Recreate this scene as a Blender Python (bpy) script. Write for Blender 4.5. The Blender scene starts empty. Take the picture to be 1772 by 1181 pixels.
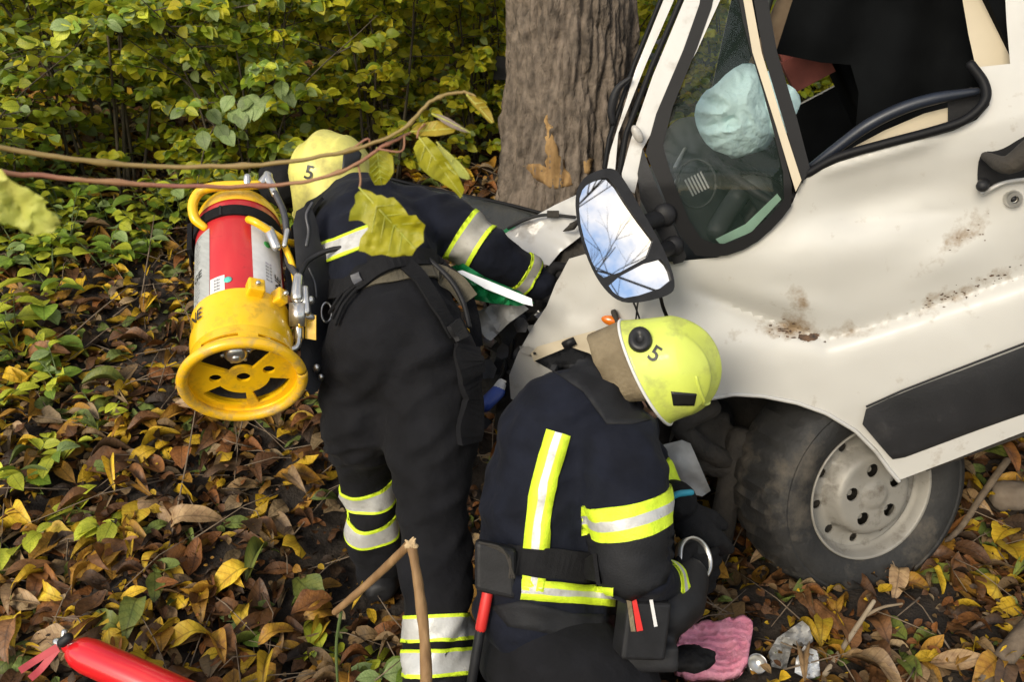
import bpy, bmesh, math, random
import numpy as np
from mathutils import Vector, Matrix, noise as mnoise
from mathutils.bvhtree import BVHTree
from mathutils.geometry import delaunay_2d_cdt

# ------------------------------------------------------------------ camera, sky, sun
random.seed(7); RNG = np.random.default_rng(7)
SC = bpy.context.scene
S = 0.92                                   # metres per layout unit
CAM = Vector((0, 0, 1.7*S)); FPX = 1535.0; PITCH = math.radians(20)
FW = Vector((0, math.cos(PITCH), -math.sin(PITCH))); UP = Vector((0, math.sin(PITCH), math.cos(PITCH))); RT = Vector((1, 0, 0))
cd = bpy.data.cameras.new('camera'); cam = bpy.data.objects.new('camera', cd); SC.collection.objects.link(cam)
cam.location = CAM; cam.rotation_euler = (math.pi/2-PITCH, 0, 0)
cd.sensor_width = 36; cd.lens = FPX/1772*36; cd.clip_end = 600; cd.clip_start = .02
cd.dof.use_dof = True; cd.dof.focus_distance = 2.2; cd.dof.aperture_fstop = 9.0
SC.camera = cam
W = bpy.data.worlds.new('World'); SC.world = W; W.use_nodes = True
SUN_EL, SUN_ROT = math.radians(28), math.radians(210)     # soft sun over the photographer's shoulder
nt = W.node_tree; nt.nodes.clear()
wo = nt.nodes.new('ShaderNodeOutputWorld'); bg = nt.nodes.new('ShaderNodeBackground')
sky = nt.nodes.new('ShaderNodeTexSky'); sky.sky_type = 'NISHITA'; sky.sun_disc = False
sky.sun_elevation = SUN_EL; sky.sun_rotation = SUN_ROT; sky.dust_density = 1.0
tc = nt.nodes.new('ShaderNodeTexCoord'); nz = nt.nodes.new('ShaderNodeTexNoise')
nz.inputs['Scale'].default_value = 4.2; nz.inputs['Detail'].default_value = 6; nz.inputs['Roughness'].default_value = .6
cr = nt.nodes.new('ShaderNodeValToRGB'); cr.color_ramp.elements[0].position = .46; cr.color_ramp.elements[1].position = .66
mx = nt.nodes.new('ShaderNodeMixRGB'); mx.inputs[2].default_value = (9.4, 7.9, 5.6, 1)
nt.links.new(tc.outputs['Generated'], nz.inputs['Vector']); nt.links.new(nz.outputs['Fac'], cr.inputs['Fac'])
nt.links.new(cr.outputs['Color'], mx.inputs[0]); nt.links.new(sky.outputs['Color'], mx.inputs[1])
nt.links.new(mx.outputs['Color'], bg.inputs['Color']); bg.inputs['Strength'].default_value = .125
nt.links.new(bg.outputs['Background'], wo.inputs['Surface'])
sl = bpy.data.lights.new('sun', 'SUN'); sl.energy = 1.75; sl.angle = math.radians(24); sl.color = (1, .91, .74)
sun = bpy.data.objects.new('sun', sl); SC.collection.objects.link(sun)
sd = Vector((math.sin(SUN_ROT)*math.cos(SUN_EL), math.cos(SUN_ROT)*math.cos(SUN_EL), math.sin(SUN_EL)))
sun.rotation_euler = (-sd).to_track_quat('-Z', 'Y').to_euler()
SC.view_settings.view_transform = 'Standard'; SC.view_settings.look = 'None'
SC.view_settings.exposure = 0.94; SC.view_settings.gamma = 1
SC.render.engine = 'CYCLES'

# ------------------------------------------------------------------ helpers
def rdir(px, py): return FW + RT*((px-886)/FPX) - UP*((py-590.5)/FPX)
def P(px, py, D): return CAM + rdir(px, py)*(D*S)
def plane_map(Q, n):
    n = n.normalized(); k = n.dot(Q) - n.dot(CAM)
    def M(px, py, w=0.0):
        d = rdir(px, py); return CAM + d*((k+w)/n.dot(d))
    M.n = n; return M
def lerp(a, b, t): return a+(b-a)*t
def sstep(a, b, x):
    t = min(1, max(0, (x-a)/(b-a))); return t*t*(3-2*t)
def fbm(x, y, z=0, o=4): return mnoise.fractal(Vector((x, y, z)), .9, 2.0, o)

def ground_h(x, y):
    def sp(u): return (math.sqrt(u*u+.15)+u)/2
    rise = .33*sp(y-1.75-.5*sstep(-.2, .6, x))-(.27-0*x)*sp(y-4.6)-.05*sp(y-12)
    right = .33*max(0, math.sqrt((x-1.95)**2+.12)+(x-1.95))/2*sstep(1.2, 2.4, y)
    right = min(right, 1.1)
    left = .10*max(0, -x-.9)*sstep(1.4, 3, y); left = min(left, .5)
    rough = .045*fbm(x*1.5, y*1.5, 3.1)+.018*fbm(x*6, y*6, 9.)
    hollow = -.09*math.exp(-((x+.35)/.35)**2-((y-2.15)/.4)**2)
    return rise+right+left+rough+hollow-.03
def G(px, py):
    d = rdir(px, py); t = .6
    while t < 40:
        p = CAM+d*t
        if p.z < ground_h(p.x, p.y): break
        t += .02
    return CAM+d*t

COL = SC.collection
def setp(o, label=None, cat=None, group=None, kind=None):
    if label: o['label'] = label
    if cat: o['category'] = cat
    if group: o['group'] = group
    if kind: o['kind'] = kind
    return o
def root(name, loc, label, cat, group=None):
    o = bpy.data.objects.new(name, None); COL.objects.link(o); o.location = loc; o.empty_display_size = .05
    return setp(o, label, cat, group)
def obj(name, v, f, mat, parent=None, smooth=True, mats=None, fm=None):
    me = bpy.data.meshes.new(name); me.from_pydata([tuple(p) for p in v], [], [tuple(q) for q in f])
    for m in (mats or [mat]): me.materials.append(m)
    if fm is not None: me.polygons.foreach_set('material_index', fm)
    if smooth: me.polygons.foreach_set('use_smooth', [True]*len(me.polygons))
    me.update()
    return link(name, me, parent)
def link(name, me, parent=None):
    o = bpy.data.objects.new(name, me); COL.objects.link(o)
    if parent is not None:
        o.parent = parent; o.matrix_parent_inverse = Matrix.Translation(-world_loc(parent))
    return o
def world_loc(o):
    l = Vector(o.location)
    return l + (world_loc(o.parent)+Vector(o.matrix_parent_inverse.translation) if o.parent else Vector())
def sharp(o, ang=35):
    o.data.set_sharp_from_angle(angle=math.radians(ang)); return o
def bevel(o, w=.004, seg=2):
    m = o.modifiers.new('bevel', 'BEVEL'); m.width = w; m.segments = seg; m.limit_method = 'ANGLE'; m.angle_limit = math.radians(35)
    return o
def join(parts):
    V, F = [], []
    for v, f in parts:
        k = len(V); V += list(v); F += [tuple(i+k for i in q) for q in f]
    return V, F

def spline(pts, n=8):
    pts = [Vector(p) for p in pts]; out = []
    if len(pts) < 3: return [pts[0].lerp(pts[-1], i/n) for i in range(n+1)]
    Q = [pts[0]*2-pts[1]]+pts+[pts[-1]*2-pts[-2]]
    for i in range(1, len(Q)-2):
        a, b, c, d = Q[i-1:i+3]
        for k in range(n):
            t = k/n; out.append(.5*((2*b)+(c-a)*t+(2*a-5*b+4*c-d)*t*t+(3*b-a-3*c+d)*t**3))
    out.append(pts[-1]); return out
def lin(r, n):                              # resample radii list to n values
    return list(np.interp(np.linspace(0, 1, n), np.linspace(0, 1, len(r)), r))
def tube(path, rad, seg=10, cap=True, jit=0, flat=1.0, upv=None):
    path = [Vector(p) for p in path]
    if not hasattr(rad, '__len__'): rad = [rad]*len(path)
    if len(rad) != len(path): rad = lin(rad, len(path))
    V, F = [], []; t0 = (path[1]-path[0]).normalized()
    a = Vector(upv) if upv is not None else (Vector((0, 0, 1)) if abs(t0.z) < .9 else Vector((1, 0, 0)))
    a = (a-t0*a.dot(t0)).normalized(); rings = []
    if cap:
        rings += [(path[0]-t0*rad[0]*.8, rad[0]*.55), (path[0]-t0*rad[0]*.45, rad[0]*.86)]
    rings += list(zip(path, rad))
    t1 = (path[-1]-path[-2]).normalized()
    if cap: rings += [(path[-1]+t1*rad[-1]*.45, rad[-1]*.86), (path[-1]+t1*rad[-1]*.8, rad[-1]*.55)]
    for i, (p, r) in enumerate(rings):
        q0 = rings[max(0, i-1)][0]; q1 = rings[min(len(rings)-1, i+1)][0]; t = (q1-q0)
        t = t.normalized() if t.length > 1e-9 else t1
        a = (a-t*a.dot(t)); a = a.normalized() if a.length > 1e-6 else t.orthogonal().normalized()
        b = t.cross(a)
        for k in range(seg):
            th = 2*math.pi*k/seg; rr = r*(1+jit*random.uniform(-1, 1))
            V.append(p+(a*math.cos(th)*flat+b*math.sin(th))*rr)
    n = len(rings)
    for i in range(n-1):
        for k in range(seg):
            F.append((i*seg+k, i*seg+(k+1) % seg, (i+1)*seg+(k+1) % seg, (i+1)*seg+k))
    F.append(tuple(range(seg-1, -1, -1))); F.append(tuple((n-1)*seg+k for k in range(seg)))
    return V, F
def ribbon(path, width, thick, nrm):       # flat strap: nrm = surface normal(s)
    path = [Vector(p) for p in path]; V, F = [], []
    nrm = nrm if isinstance(nrm, list) else [nrm]*len(path)
    wl = width if hasattr(width, '__len__') else [width]*len(path)
    for i, p in enumerate(path):
        t = (path[min(len(path)-1, i+1)]-path[max(0, i-1)]).normalized(); n = nrm[i]; n = (n-t*n.dot(t)).normalized(); s = t.cross(n)*wl[i]/2
        V += [p-s, p+s, p+s+n*thick, p-s+n*thick]
    for i in range(len(path)-1):
        a = i*4
        for k in range(4): F.append((a+k, a+(k+1) % 4, a+4+(k+1) % 4, a+4+k))
    F += [(0, 3, 2, 1), tuple(len(V)-4+k for k in range(4))]
    return V, F
def ellip(c, ax, seg=20, rings=12):        # ax: three axis vectors (scaled)
    V, F = [], []; c = Vector(c)
    for i in range(rings+1):
        ph = math.pi*i/rings
        for k in range(seg):
            th = 2*math.pi*k/seg
            V.append(c+ax[0]*(math.sin(ph)*math.cos(th))+ax[1]*(math.sin(ph)*math.sin(th))+ax[2]*math.cos(ph))
    for i in range(rings):
        for k in range(seg): F.append((i*seg+k, (i+1)*seg+k, (i+1)*seg+(k+1) % seg, i*seg+(k+1) % seg))
    return V, F
def ball(c, r, sq=(1, 1, 1)): return ellip(c, (Vector((r*sq[0], 0, 0)), Vector((0, r*sq[1], 0)), Vector((0, 0, r*sq[2]))))
def box(c, ex, ey, ez):                     # half-axis vectors
    c = Vector(c); V = [c+ex*i+ey*j+ez*k for i in (-1, 1) for j in (-1, 1) for k in (-1, 1)]
    return V, [(0, 1, 3, 2), (4, 6, 7, 5), (0, 4, 5, 1), (2, 3, 7, 6), (0, 2, 6, 4), (1, 5, 7, 3)]
def lathe(prof, fr, seg=48, a0=0, a1=2*math.pi):   # prof [(r,h)], fr(phi,r,h)
    V, F = [], []; full = abs(a1-a0-2*math.pi) < 1e-6; n = seg if full else seg+1
    for r, h in prof:
        for k in range(n): V.append(fr(a0+(a1-a0)*k/seg, r, h))
    for i in range(len(prof)-1):
        for k in range(seg):
            b = (k+1) % n if full else k+1
            F.append((i*n+k, i*n+b, (i+1)*n+b, (i+1)*n+k))
    return V, F
def fuse(parts, voxel=.012, smooth=4, wr=None):
    V, F = join(parts); me = bpy.data.meshes.new('t'); me.from_pydata([tuple(p) for p in V], [], F); me.update()
    bm = bmesh.new(); bm.from_mesh(me); bmesh.ops.remove_doubles(bm, verts=bm.verts, dist=1e-6)
    bmesh.ops.recalc_face_normals(bm, faces=bm.faces); bm.to_mesh(me); bm.free()
    o = bpy.data.objects.new('t', me); COL.objects.link(o)
    m = o.modifiers.new('r', 'REMESH'); m.mode = 'VOXEL'; m.voxel_size = voxel
    dg = bpy.context.evaluated_depsgraph_get(); ev = o.evaluated_get(dg); em = ev.to_mesh()
    bm = bmesh.new(); bm.from_mesh(em); ev.to_mesh_clear(); bpy.data.objects.remove(o); bpy.data.meshes.remove(me)
    for _ in range(smooth): bmesh.ops.smooth_vert(bm, verts=bm.verts, factor=.5, use_axis_x=True, use_axis_y=True, use_axis_z=True)
    bm.normal_update()
    if wr:
        for v, n in [(v, v.normal.copy()) for v in bm.verts]: v.co += n*wr(v.co)
    bm.verts.index_update()
    V = [v.co.copy() for v in bm.verts]; F = [tuple(v.index for v in f.verts) for f in bm.faces]; bm.free()
    return V, F
def shell(src, planes, c, rmax, off=.004, stripes=None, inner=-.002, rad_axis=None):
    """cut a skin off a body surface between planes -> thin raised band. stripes=(axis,[(d,matidx)...])"""
    bm = bmesh.new(); vs = [bm.verts.new(p) for p in src[0]]
    for q in src[1]:
        try: bm.faces.new([vs[i] for i in q])
        except ValueError: pass
    c = Vector(c)
    dele = [v for v in bm.verts if (v.co-c).length > rmax]; bmesh.ops.delete(bm, geom=dele, context='VERTS')
    for co, no in planes:
        bmesh.ops.bisect_plane(bm, geom=bm.verts[:]+bm.edges[:]+bm.faces[:], plane_co=co, plane_no=no, clear_outer=True)
    if rad_axis:
        ap, av, ar = rad_axis; av = av.normalized()
        dele = [v for v in bm.verts if ((v.co-ap)-av*(v.co-ap).dot(av)).length > ar]; bmesh.ops.delete(bm, geom=dele, context='VERTS')
    if stripes:
        ax, cuts = stripes
        for d, _ in cuts[1:]:
            bmesh.ops.bisect_plane(bm, geom=bm.verts[:]+bm.edges[:]+bm.faces[:], plane_co=c+ax*d, plane_no=ax)
    bm.normal_update()
    out = [v.co+v.normal*off for v in bm.verts]; inn = [v.co+v.normal*inner for v in bm.verts]
    bm.verts.index_update(); n = len(out); F, FM = [], []
    for f in bm.faces:
        ids = [v.index for v in f.verts]; mi = 0
        if stripes:
            d = (f.calc_center_median()-c).dot(stripes[0])
            for dd, m in stripes[1]:
                if d >= dd: mi = m
        F.append(tuple(ids)); FM.append(mi); F.append(tuple(i+n for i in reversed(ids))); FM.append(mi)
    for e in bm.edges:
        if len(e.link_faces) == 1:
            a, b = e.verts[0].index, e.verts[1].index
            F.append((a, b, b+n, a+n)); FM.append(0)
    bm.free(); return out+inn, F, FM

def pip(x, y, poly):
    c = False; n = len(poly); j = n-1
    for i in range(n):
        xi, yi = poly[i]; xj, yj = poly[j]
        if (yi > y) != (yj > y) and x < (xj-xi)*(y-yi)/(yj-yi)+xi: c = not c
        j = i
    return c
def resamp(poly, step, smooth=True):
    out = []
    n = len(poly)
    for i in range(n):
        a, b = poly[i], poly[(i+1) % n]; L = math.hypot(b[0]-a[0], b[1]-a[1]); k = max(1, int(L/step))
        for j in range(k): out.append((a[0]+(b[0]-a[0])*j/k, a[1]+(b[1]-a[1])*j/k))
    return out
def round_poly(poly, it=2):
    for _ in range(it):
        o = []
        n = len(poly)
        for i in range(n):
            a, b = poly[i], poly[(i+1) % n]
            o += [(a[0]*.75+b[0]*.25, a[1]*.75+b[1]*.25), (a[0]*.25+b[0]*.75, a[1]*.25+b[1]*.75)]
        poly = o
    return poly
def panel2(outline, holes, M, wf=None, step=14, thick=.006, face=None):
    """triangulated sheet with holes and thickness; M maps 2-D layout coordinates to the surface"""
    ol = resamp(outline, step); hl = [resamp(h, step) for h in holes]
    pts, edges = [], []
    for lp in [ol]+hl:
        k = len(pts); pts += lp; edges += [(k+i, k+(i+1) % len(lp)) for i in range(len(lp))]
    bnd = np.array(pts); xs = [p[0] for p in ol]; ys = [p[1] for p in ol]
    y = min(ys)+step/2; row = 0
    while y < max(ys):
        x = min(xs)+step/2+(step/2 if row % 2 else 0)
        while x < max(xs):
            if np.min((bnd[:, 0]-x)**2+(bnd[:, 1]-y)**2) > (.6*step)**2 and pip(x, y, outline) and not any(pip(x, y, h) for h in holes): pts.append((x, y))
            x += step
        y += step*.866; row += 1
    r = delaunay_2d_cdt([Vector(p) for p in pts], edges, [], 0, 1e-6*step)
    v2, fs = r[0], r[2]; F0 = []
    for f in fs:
        cx = sum(v2[i].x for i in f)/len(f); cy = sum(v2[i].y for i in f)/len(f)
        if pip(cx, cy, outline) and not any(pip(cx, cy, h) for h in holes): F0.append(tuple(f))
    wf = wf or (lambda x, y: 0)
    A = [M(v.x, v.y, wf(v.x, v.y)) for v in v2]; B = [M(v.x, v.y, wf(v.x, v.y)-thick) for v in v2]
    nn = Vector()
    for f in F0[:50]: nn += (A[f[1]]-A[f[0]]).cross(A[f[2]]-A[f[0]])
    ref = sum(((a-b) for a, b in zip(A[:30], B[:30])), Vector())
    if nn.dot(ref) < 0: F0 = [f[::-1] for f in F0]
    cnt = {}
    for f in F0:
        for i in range(len(f)): cnt[(f[i], f[(i+1) % len(f)])] = 1
    n = len(A); F = F0+[tuple(i+n for i in f[::-1]) for f in F0]
    for (a, b) in cnt:
        if (b, a) not in cnt: F.append((b, a, a+n, b+n))
    return A+B, F, [(v.x, v.y) for v in v2]
def panel(name, outline, holes, M, mat, parent=None, wf=None, step=14, thick=.006, smooth=True, dirt=None):
    V, F, q = panel2(outline, holes, M, wf, step, thick)
    o = obj(name, V, F, mat, parent, smooth)
    if smooth: sharp(o, 50)
    if dirt:
        at = o.data.attributes.new('dirt', 'FLOAT', 'POINT'); d = [dirt(x, y) for x, y in q]; at.data.foreach_set('value', d+d)
    return o
def text2d(s, size=1.0):
    c = bpy.data.curves.new('t', 'FONT'); c.body = s; c.size = size; c.resolution_u = 3; c.offset = .012*size
    o = bpy.data.objects.new('t', c); COL.objects.link(o)
    me = o.evaluated_get(bpy.context.evaluated_depsgraph_get()).to_mesh()
    bm = bmesh.new(); bm.from_mesh(me); bmesh.ops.triangulate(bm, faces=bm.faces)
    bmesh.ops.subdivide_edges(bm, edges=[e for e in bm.edges if e.calc_length() > size*.15], cuts=2); bmesh.ops.triangulate(bm, faces=bm.faces)
    bm.verts.index_update(); V = [(v.co.x, v.co.y) for v in bm.verts]; F = [tuple(v.index for v in f.verts) for f in bm.faces]; bm.free()
    o.evaluated_get(bpy.context.evaluated_depsgraph_get()).to_mesh_clear(); bpy.data.objects.remove(o)
    w = max(x for x, _ in V); h = max(y for _, y in V)
    return [(x-w/2, y-h/2) for x, y in V], F

# ------------------------------------------------------------------ materials
def mat(name, col, rough=.6, metal=0, var=.25, scale=8, bump=.0, bscale=60, coat=0, col2=None, trans=0, spec=.5, sheen=0, dirt=None, attr=None, detail=5, stretch=None, objrand=0, vein=0):
    m = bpy.data.materials.new(name); m.use_nodes = True; t = m.node_tree; L = t.links.new; b = t.nodes['Principled BSDF']
    b.inputs['Roughness'].default_value = rough; b.inputs['Metallic'].default_value = metal
    b.inputs['Coat Weight'].default_value = coat; b.inputs['Transmission Weight'].default_value = 0; b.inputs['Specular IOR Level'].default_value = spec
    b.inputs['Sheen Weight'].default_value = sheen
    tcn = t.nodes.new('ShaderNodeTexCoord'); vec = tcn.outputs['Object']
    if stretch:
        mp = t.nodes.new('ShaderNodeMapping'); mp.inputs['Scale'].default_value = stretch; L(vec, mp.inputs['Vector']); vec = mp.outputs['Vector']
    n = t.nodes.new('ShaderNodeTexNoise'); n.inputs['Scale'].default_value = scale; n.inputs['Detail'].default_value = detail; L(vec, n.inputs['Vector'])
    r = t.nodes.new('ShaderNodeValToRGB'); r.color_ramp.elements[0].position = .3; r.color_ramp.elements[1].position = .7
    c2 = col2 or tuple(min(1, c*(1+var)) for c in col); c1 = col if col2 else tuple(c*(1-var) for c in col)
    r.color_ramp.elements[0].color = (*c1, 1); r.color_ramp.elements[1].color = (*c2, 1); L(n.outputs['Fac'], r.inputs['Fac'])
    out = r.outputs['Color']
    if attr:
        a = t.nodes.new('ShaderNodeAttribute'); a.attribute_name = attr; mm = t.nodes.new('ShaderNodeMixRGB'); mm.blend_type = 'MULTIPLY'; mm.inputs[0].default_value = 1
        L(a.outputs['Color'], mm.inputs[1]); L(out, mm.inputs[2]); out = mm.outputs['Color']
    if vein:
        va_ = t.nodes.new('ShaderNodeAttribute'); va_.attribute_name = 'Luv'; sp_ = t.nodes.new('ShaderNodeSeparateXYZ'); L(va_.outputs['Vector'], sp_.inputs[0])
        def mth(op, a, b=None, c=None):
            n_ = t.nodes.new('ShaderNodeMath'); n_.operation = op
            for i_, q_ in enumerate((a, b, c)):
                if q_ is None: continue
                if isinstance(q_, (int, float)): n_.inputs[i_].default_value = q_
                else: L(q_, n_.inputs[i_])
            return n_.outputs[0]
        ax_ = mth('ABSOLUTE', sp_.outputs[0]); mid_ = mth('LESS_THAN', ax_, .016)
        fr_ = mth('FRACT', mth('MULTIPLY', mth('SUBTRACT', sp_.outputs[1], mth('MULTIPLY', ax_, .8)), 8.0)); sv_ = mth('MULTIPLY', mth('LESS_THAN', fr_, .14), .6)
        vm_ = t.nodes.new('ShaderNodeMixRGB'); vm_.blend_type = 'MULTIPLY'; L(mth('MULTIPLY', mth('MAXIMUM', mid_, sv_), 1.0), vm_.inputs[0]); vm_.inputs[2].default_value = (vein, vein, vein, 1); L(out, vm_.inputs[1]); out = vm_.outputs['Color']
    if objrand:
        oi = t.nodes.new('ShaderNodeObjectInfo'); hs = t.nodes.new('ShaderNodeHueSaturation')
        mr = t.nodes.new('ShaderNodeMapRange'); mr.inputs[3].default_value = 1-objrand; mr.inputs[4].default_value = 1+objrand
        L(oi.outputs['Random'], mr.inputs[0]); L(mr.outputs[0], hs.inputs['Value']); L(out, hs.inputs['Color']); out = hs.outputs['Color']
    if dirt:                                   # (colour, amount, attribute-name or None)
        dn = t.nodes.new('ShaderNodeTexNoise'); dn.inputs['Scale'].default_value = dirt[3] if len(dirt) > 3 else 14; dn.inputs['Detail'].default_value = 8; dn.inputs['Roughness'].default_value = .65
        L(tcn.outputs['Object'], dn.inputs['Vector']); ad = t.nodes.new('ShaderNodeMath'); ad.operation = 'ADD'; ad.inputs[1].default_value = dirt[1]
        L(dn.outputs['Fac'], ad.inputs[0]); cur = ad.outputs[0]
        if dirt[2]:
            a = t.nodes.new('ShaderNodeAttribute'); a.attribute_name = dirt[2]; ad2 = t.nodes.new('ShaderNodeMath'); ad2.operation = 'ADD'; L(cur, ad2.inputs[0]); L(a.outputs['Fac'], ad2.inputs[1]); cur = ad2.outputs[0]
        rr = t.nodes.new('ShaderNodeValToRGB'); rr.color_ramp.elements[0].position = .52; rr.color_ramp.elements[1].position = .78; L(cur, rr.inputs['Fac'])
        mm = t.nodes.new('ShaderNodeMixRGB'); mm.inputs[2].default_value = (*dirt[0], 1); L(rr.outputs['Color'], mm.inputs[0]); L(out, mm.inputs[1]); out = mm.outputs['Color']
        rm = t.nodes.new('ShaderNodeMixRGB'); rm.inputs[1].default_value = (rough,)*3+(1,); rm.inputs[2].default_value = (.9, .9, .9, 1); L(rr.outputs['Color'], rm.inputs[0]); L(rm.outputs['Color'], b.inputs['Roughness'])
    L(out, b.inputs['Base Color'])
    if bump:
        bn = t.nodes.new('ShaderNodeTexNoise'); bn.inputs['Scale'].default_value = bscale; bn.inputs['Detail'].default_value = 4; L(vec, bn.inputs['Vector'])
        bp = t.nodes.new('ShaderNodeBump'); bp.inputs['Strength'].default_value = bump; bp.inputs['Distance'].default_value = .01; L(bn.outputs['Fac'], bp.inputs['Height']); L(bp.outputs['Normal'], b.inputs['Normal'])
    if trans:
        tr = t.nodes.new('ShaderNodeBsdfTranslucent'); L(out, tr.inputs['Color']); ms = t.nodes.new('ShaderNodeMixShader'); ms.inputs[0].default_value = trans
        L(b.outputs['BSDF'], ms.inputs[1]); L(tr.outputs['BSDF'], ms.inputs[2]); L(ms.outputs['Shader'], t.nodes['Material Output'].inputs['Surface'])
    return m
def glass_mat(name, col, alpha, rough=.03):
    m = bpy.data.materials.new(name); m.use_nodes = True; t = m.node_tree; b = t.nodes['Principled BSDF']
    b.inputs['Base Color'].default_value = (*col, 1); b.inputs['Roughness'].default_value = rough; b.inputs['Alpha'].default_value = alpha; b.inputs['Specular IOR Level'].default_value = .6
    return m
M_ = {}
M_['soil'] = mat('soil', (.012, .009, .007), .95, var=.5, scale=14, bump=1.0, bscale=60, col2=(.035, .025, .017))
M_['bark'] = mat('bark', (.055, .043, .032), .95, scale=30, bump=1.0, bscale=90, col2=(.19, .15, .115), stretch=(1, 1, .6), detail=10)
M_['wood_raw'] = mat('torn_wood', (.14, .075, .025), .85, scale=26, col2=(.34, .21, .08), bump=.6, bscale=50, stretch=(1, 1, .15))
M_['stem'] = mat('stem_bark', (.035, .028, .018), .9, scale=20, col2=(.08, .065, .04), bump=.4)
M_['twig'] = mat('dead_twig', (.10, .07, .045), .9, scale=25, col2=(.2, .15, .10), bump=.4)
M_['stick'] = mat('peeled_stick', (.16, .085, .032), .7, scale=30, col2=(.30, .18, .08), bump=.4, stretch=(1, 1, .3))
M_['stickend'] = mat('fresh_break', (.5, .36, .2), .8, scale=60)
M_['vine'] = mat('red_twig', (.24, .085, .06), .55, scale=12, col2=(.30, .17, .07), bump=.15)
M_['vine2'] = mat('olive_twig', (.21, .15, .035), .55, scale=10, col2=(.27, .18, .07), bump=.15)
M_['leafcol'] = mat('shrub_leaves', (.98, .98, .98), .5, var=.22, scale=30, trans=.6, attr='Col', spec=.4, vein=.72)
M_['litter'] = mat('fallen_leaves', (.85, .85, .85), .62, var=.45, scale=24, trans=.12, attr='Col', bump=.5, bscale=80, spec=.35, vein=.6)
def leafm(n, c, c2, tr=.3): return mat(n, c, .5, scale=4.5, col2=c2, trans=tr, objrand=.3, bump=.25, bscale=14, spec=.4, vein=.62)
GREENS = [leafm('leaf_green', (.13, .23, .025), (.23, .33, .04)), leafm('leaf_yellow_green', (.36, .42, .03), (.52, .54, .05)), leafm('leaf_dull_green', (.17, .25, .08), (.28, .36, .14))]
LITTER = [leafm('leaf_brown', (.07, .032, .012), (.22, .10, .035), .12), leafm('leaf_tan', (.17, .10, .05), (.36, .24, .12), .12),
          leafm('leaf_ochre', (.24, .10, .02), (.52, .29, .03), .15), leafm('leaf_yellow', (.48, .26, .02), (.74, .53, .04), .2),
          leafm('leaf_dark', (.045, .026, .014), (.09, .05, .025), .08), leafm('leaf_fallen_green', (.10, .14, .03), (.2, .22, .04), .2), leafm('leaf_russet', (.14, .055, .02), (.34, .14, .035), .12)]
M_['bigleaf'] = mat('olive_leaf', (.34, .34, .012), .5, scale=26, col2=(.54, .49, .022), trans=.4, bump=.3, bscale=60, detail=8)
M_['bigleaf2'] = mat('yellow_leaf', (.34, .25, .02), .5, scale=20, col2=(.5, .38, .04), trans=.4, bump=.3)
M_['paleleaf'] = mat('pale_leaf', (.55, .60, .10), .55, scale=22, col2=(.70, .68, .2), trans=.4, bump=.3)
M_['dryleaf'] = mat('dry_leaf', (.2, .15, .12), .7, scale=20, col2=(.34, .27, .22), trans=.2)
M_['paint'] = mat('white_paint', (.50, .488, .455), .45, var=.025, scale=3, coat=.15, dirt=((.22, .155, .09), -.105, 'dirt', 18))
M_['paint2'] = mat('white_paint_clean', (.46, .452, .43), .40, var=.03, scale=3, coat=.4, dirt=((.2, .15, .10), -.02, None, 9))
M_['cream'] = mat('cream_trim', (.50, .43, .31), .6, var=.08, scale=6)
M_['blackp'] = mat('black_plastic', (.012, .012, .0135), .55, var=.3, scale=30, bump=.08, bscale=200, spec=.3)
M_['strip'] = mat('door_moulding', (.014, .0145, .016), .42, scale=5, col2=(.03, .03, .033), bump=.1, bscale=150, dirt=((.07, .065, .06), .0, None, 5))
M_['rubber'] = mat('rubber_seal', (.006, .006, .007), .55, var=.2, spec=.2)
M_['tyre'] = mat('tyre_rubber', (.018, .0175, .017), .75, scale=14, var=.3, bump=.3, bscale=60, dirt=((.12, .10, .075), .02, None, 7))
M_['rim'] = mat('steel_rim', (.27, .255, .225), .55, metal=.25, var=.12, scale=12, dirt=((.10, .08, .058), .0, None, 20))
M_['steel'] = mat('bright_metal', (.6, .59, .56), .28, metal=.9, var=.15, scale=20)
M_['grime'] = mat('dark_underbody', (.02, .018, .016), .9, scale=12, col2=(.045, .038, .03), bump=.6)
M_['cloth'] = mat('navy_turnout', (.0056, .0070, .0135), .85, var=.35, scale=14, bump=.55, bscale=26, sheen=.02, spec=.18, detail=3)
M_['trous'] = mat('black_turnout', (.0064, .0065, .0082), .85, var=.3, scale=14, bump=.55, bscale=26, sheen=.02, spec=.18, detail=3)
M_['patch'] = mat('grey_reinforcement', (.013, .0135, .0155), .65, var=.2, scale=20, bump=.2, bscale=300, spec=.2)
M_['web'] = mat('black_webbing', (.008, .008, .009), .8, var=.2, scale=60, bump=.25, bscale=300, spec=.18)
M_['waist'] = mat('brown_lining', (.075, .064, .042), .85, var=.25, scale=20, bump=.3, bscale=200)
M_['neon'] = mat('neon_yellow', (.62, .80, .03), .55, var=.12, scale=60, bump=.25, bscale=260, dirt=((.30, .36, .05), -.1, None, 30))
M_['silver'] = mat('silver_tape', (.52, .52, .50), .4, var=.12, scale=40, metal=.2, bump=.12, bscale=160, dirt=((.3, .28, .25), -.03, None, 25))
M_['silver2'] = mat('dull_tape', (.34, .325, .285), .5, var=.12, scale=30, bump=.12, bscale=160, dirt=((.22, .2, .17), -.05, None, 25))
M_['helm'] = mat('helmet_lime', (.58, .66, .11), .42, var=.08, scale=10, coat=.25, dirt=((.30, .32, .10), .035, None, 13))
M_['helm2'] = mat('helmet_yellow', (.66, .61, .15), .42, var=.1, scale=10, coat=.2, dirt=((.34, .29, .10), .05, None, 14))
M_['black'] = mat('black_mark', (.012, .012, .012), .45)
M_['neck'] = mat('neck_guard_leather', (.115, .085, .045), .8, scale=14, col2=(.24, .19, .115), bump=.4, bscale=120)
M_['white'] = mat('white_trim', (.66, .65, .62), .6, var=.08)
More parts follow.
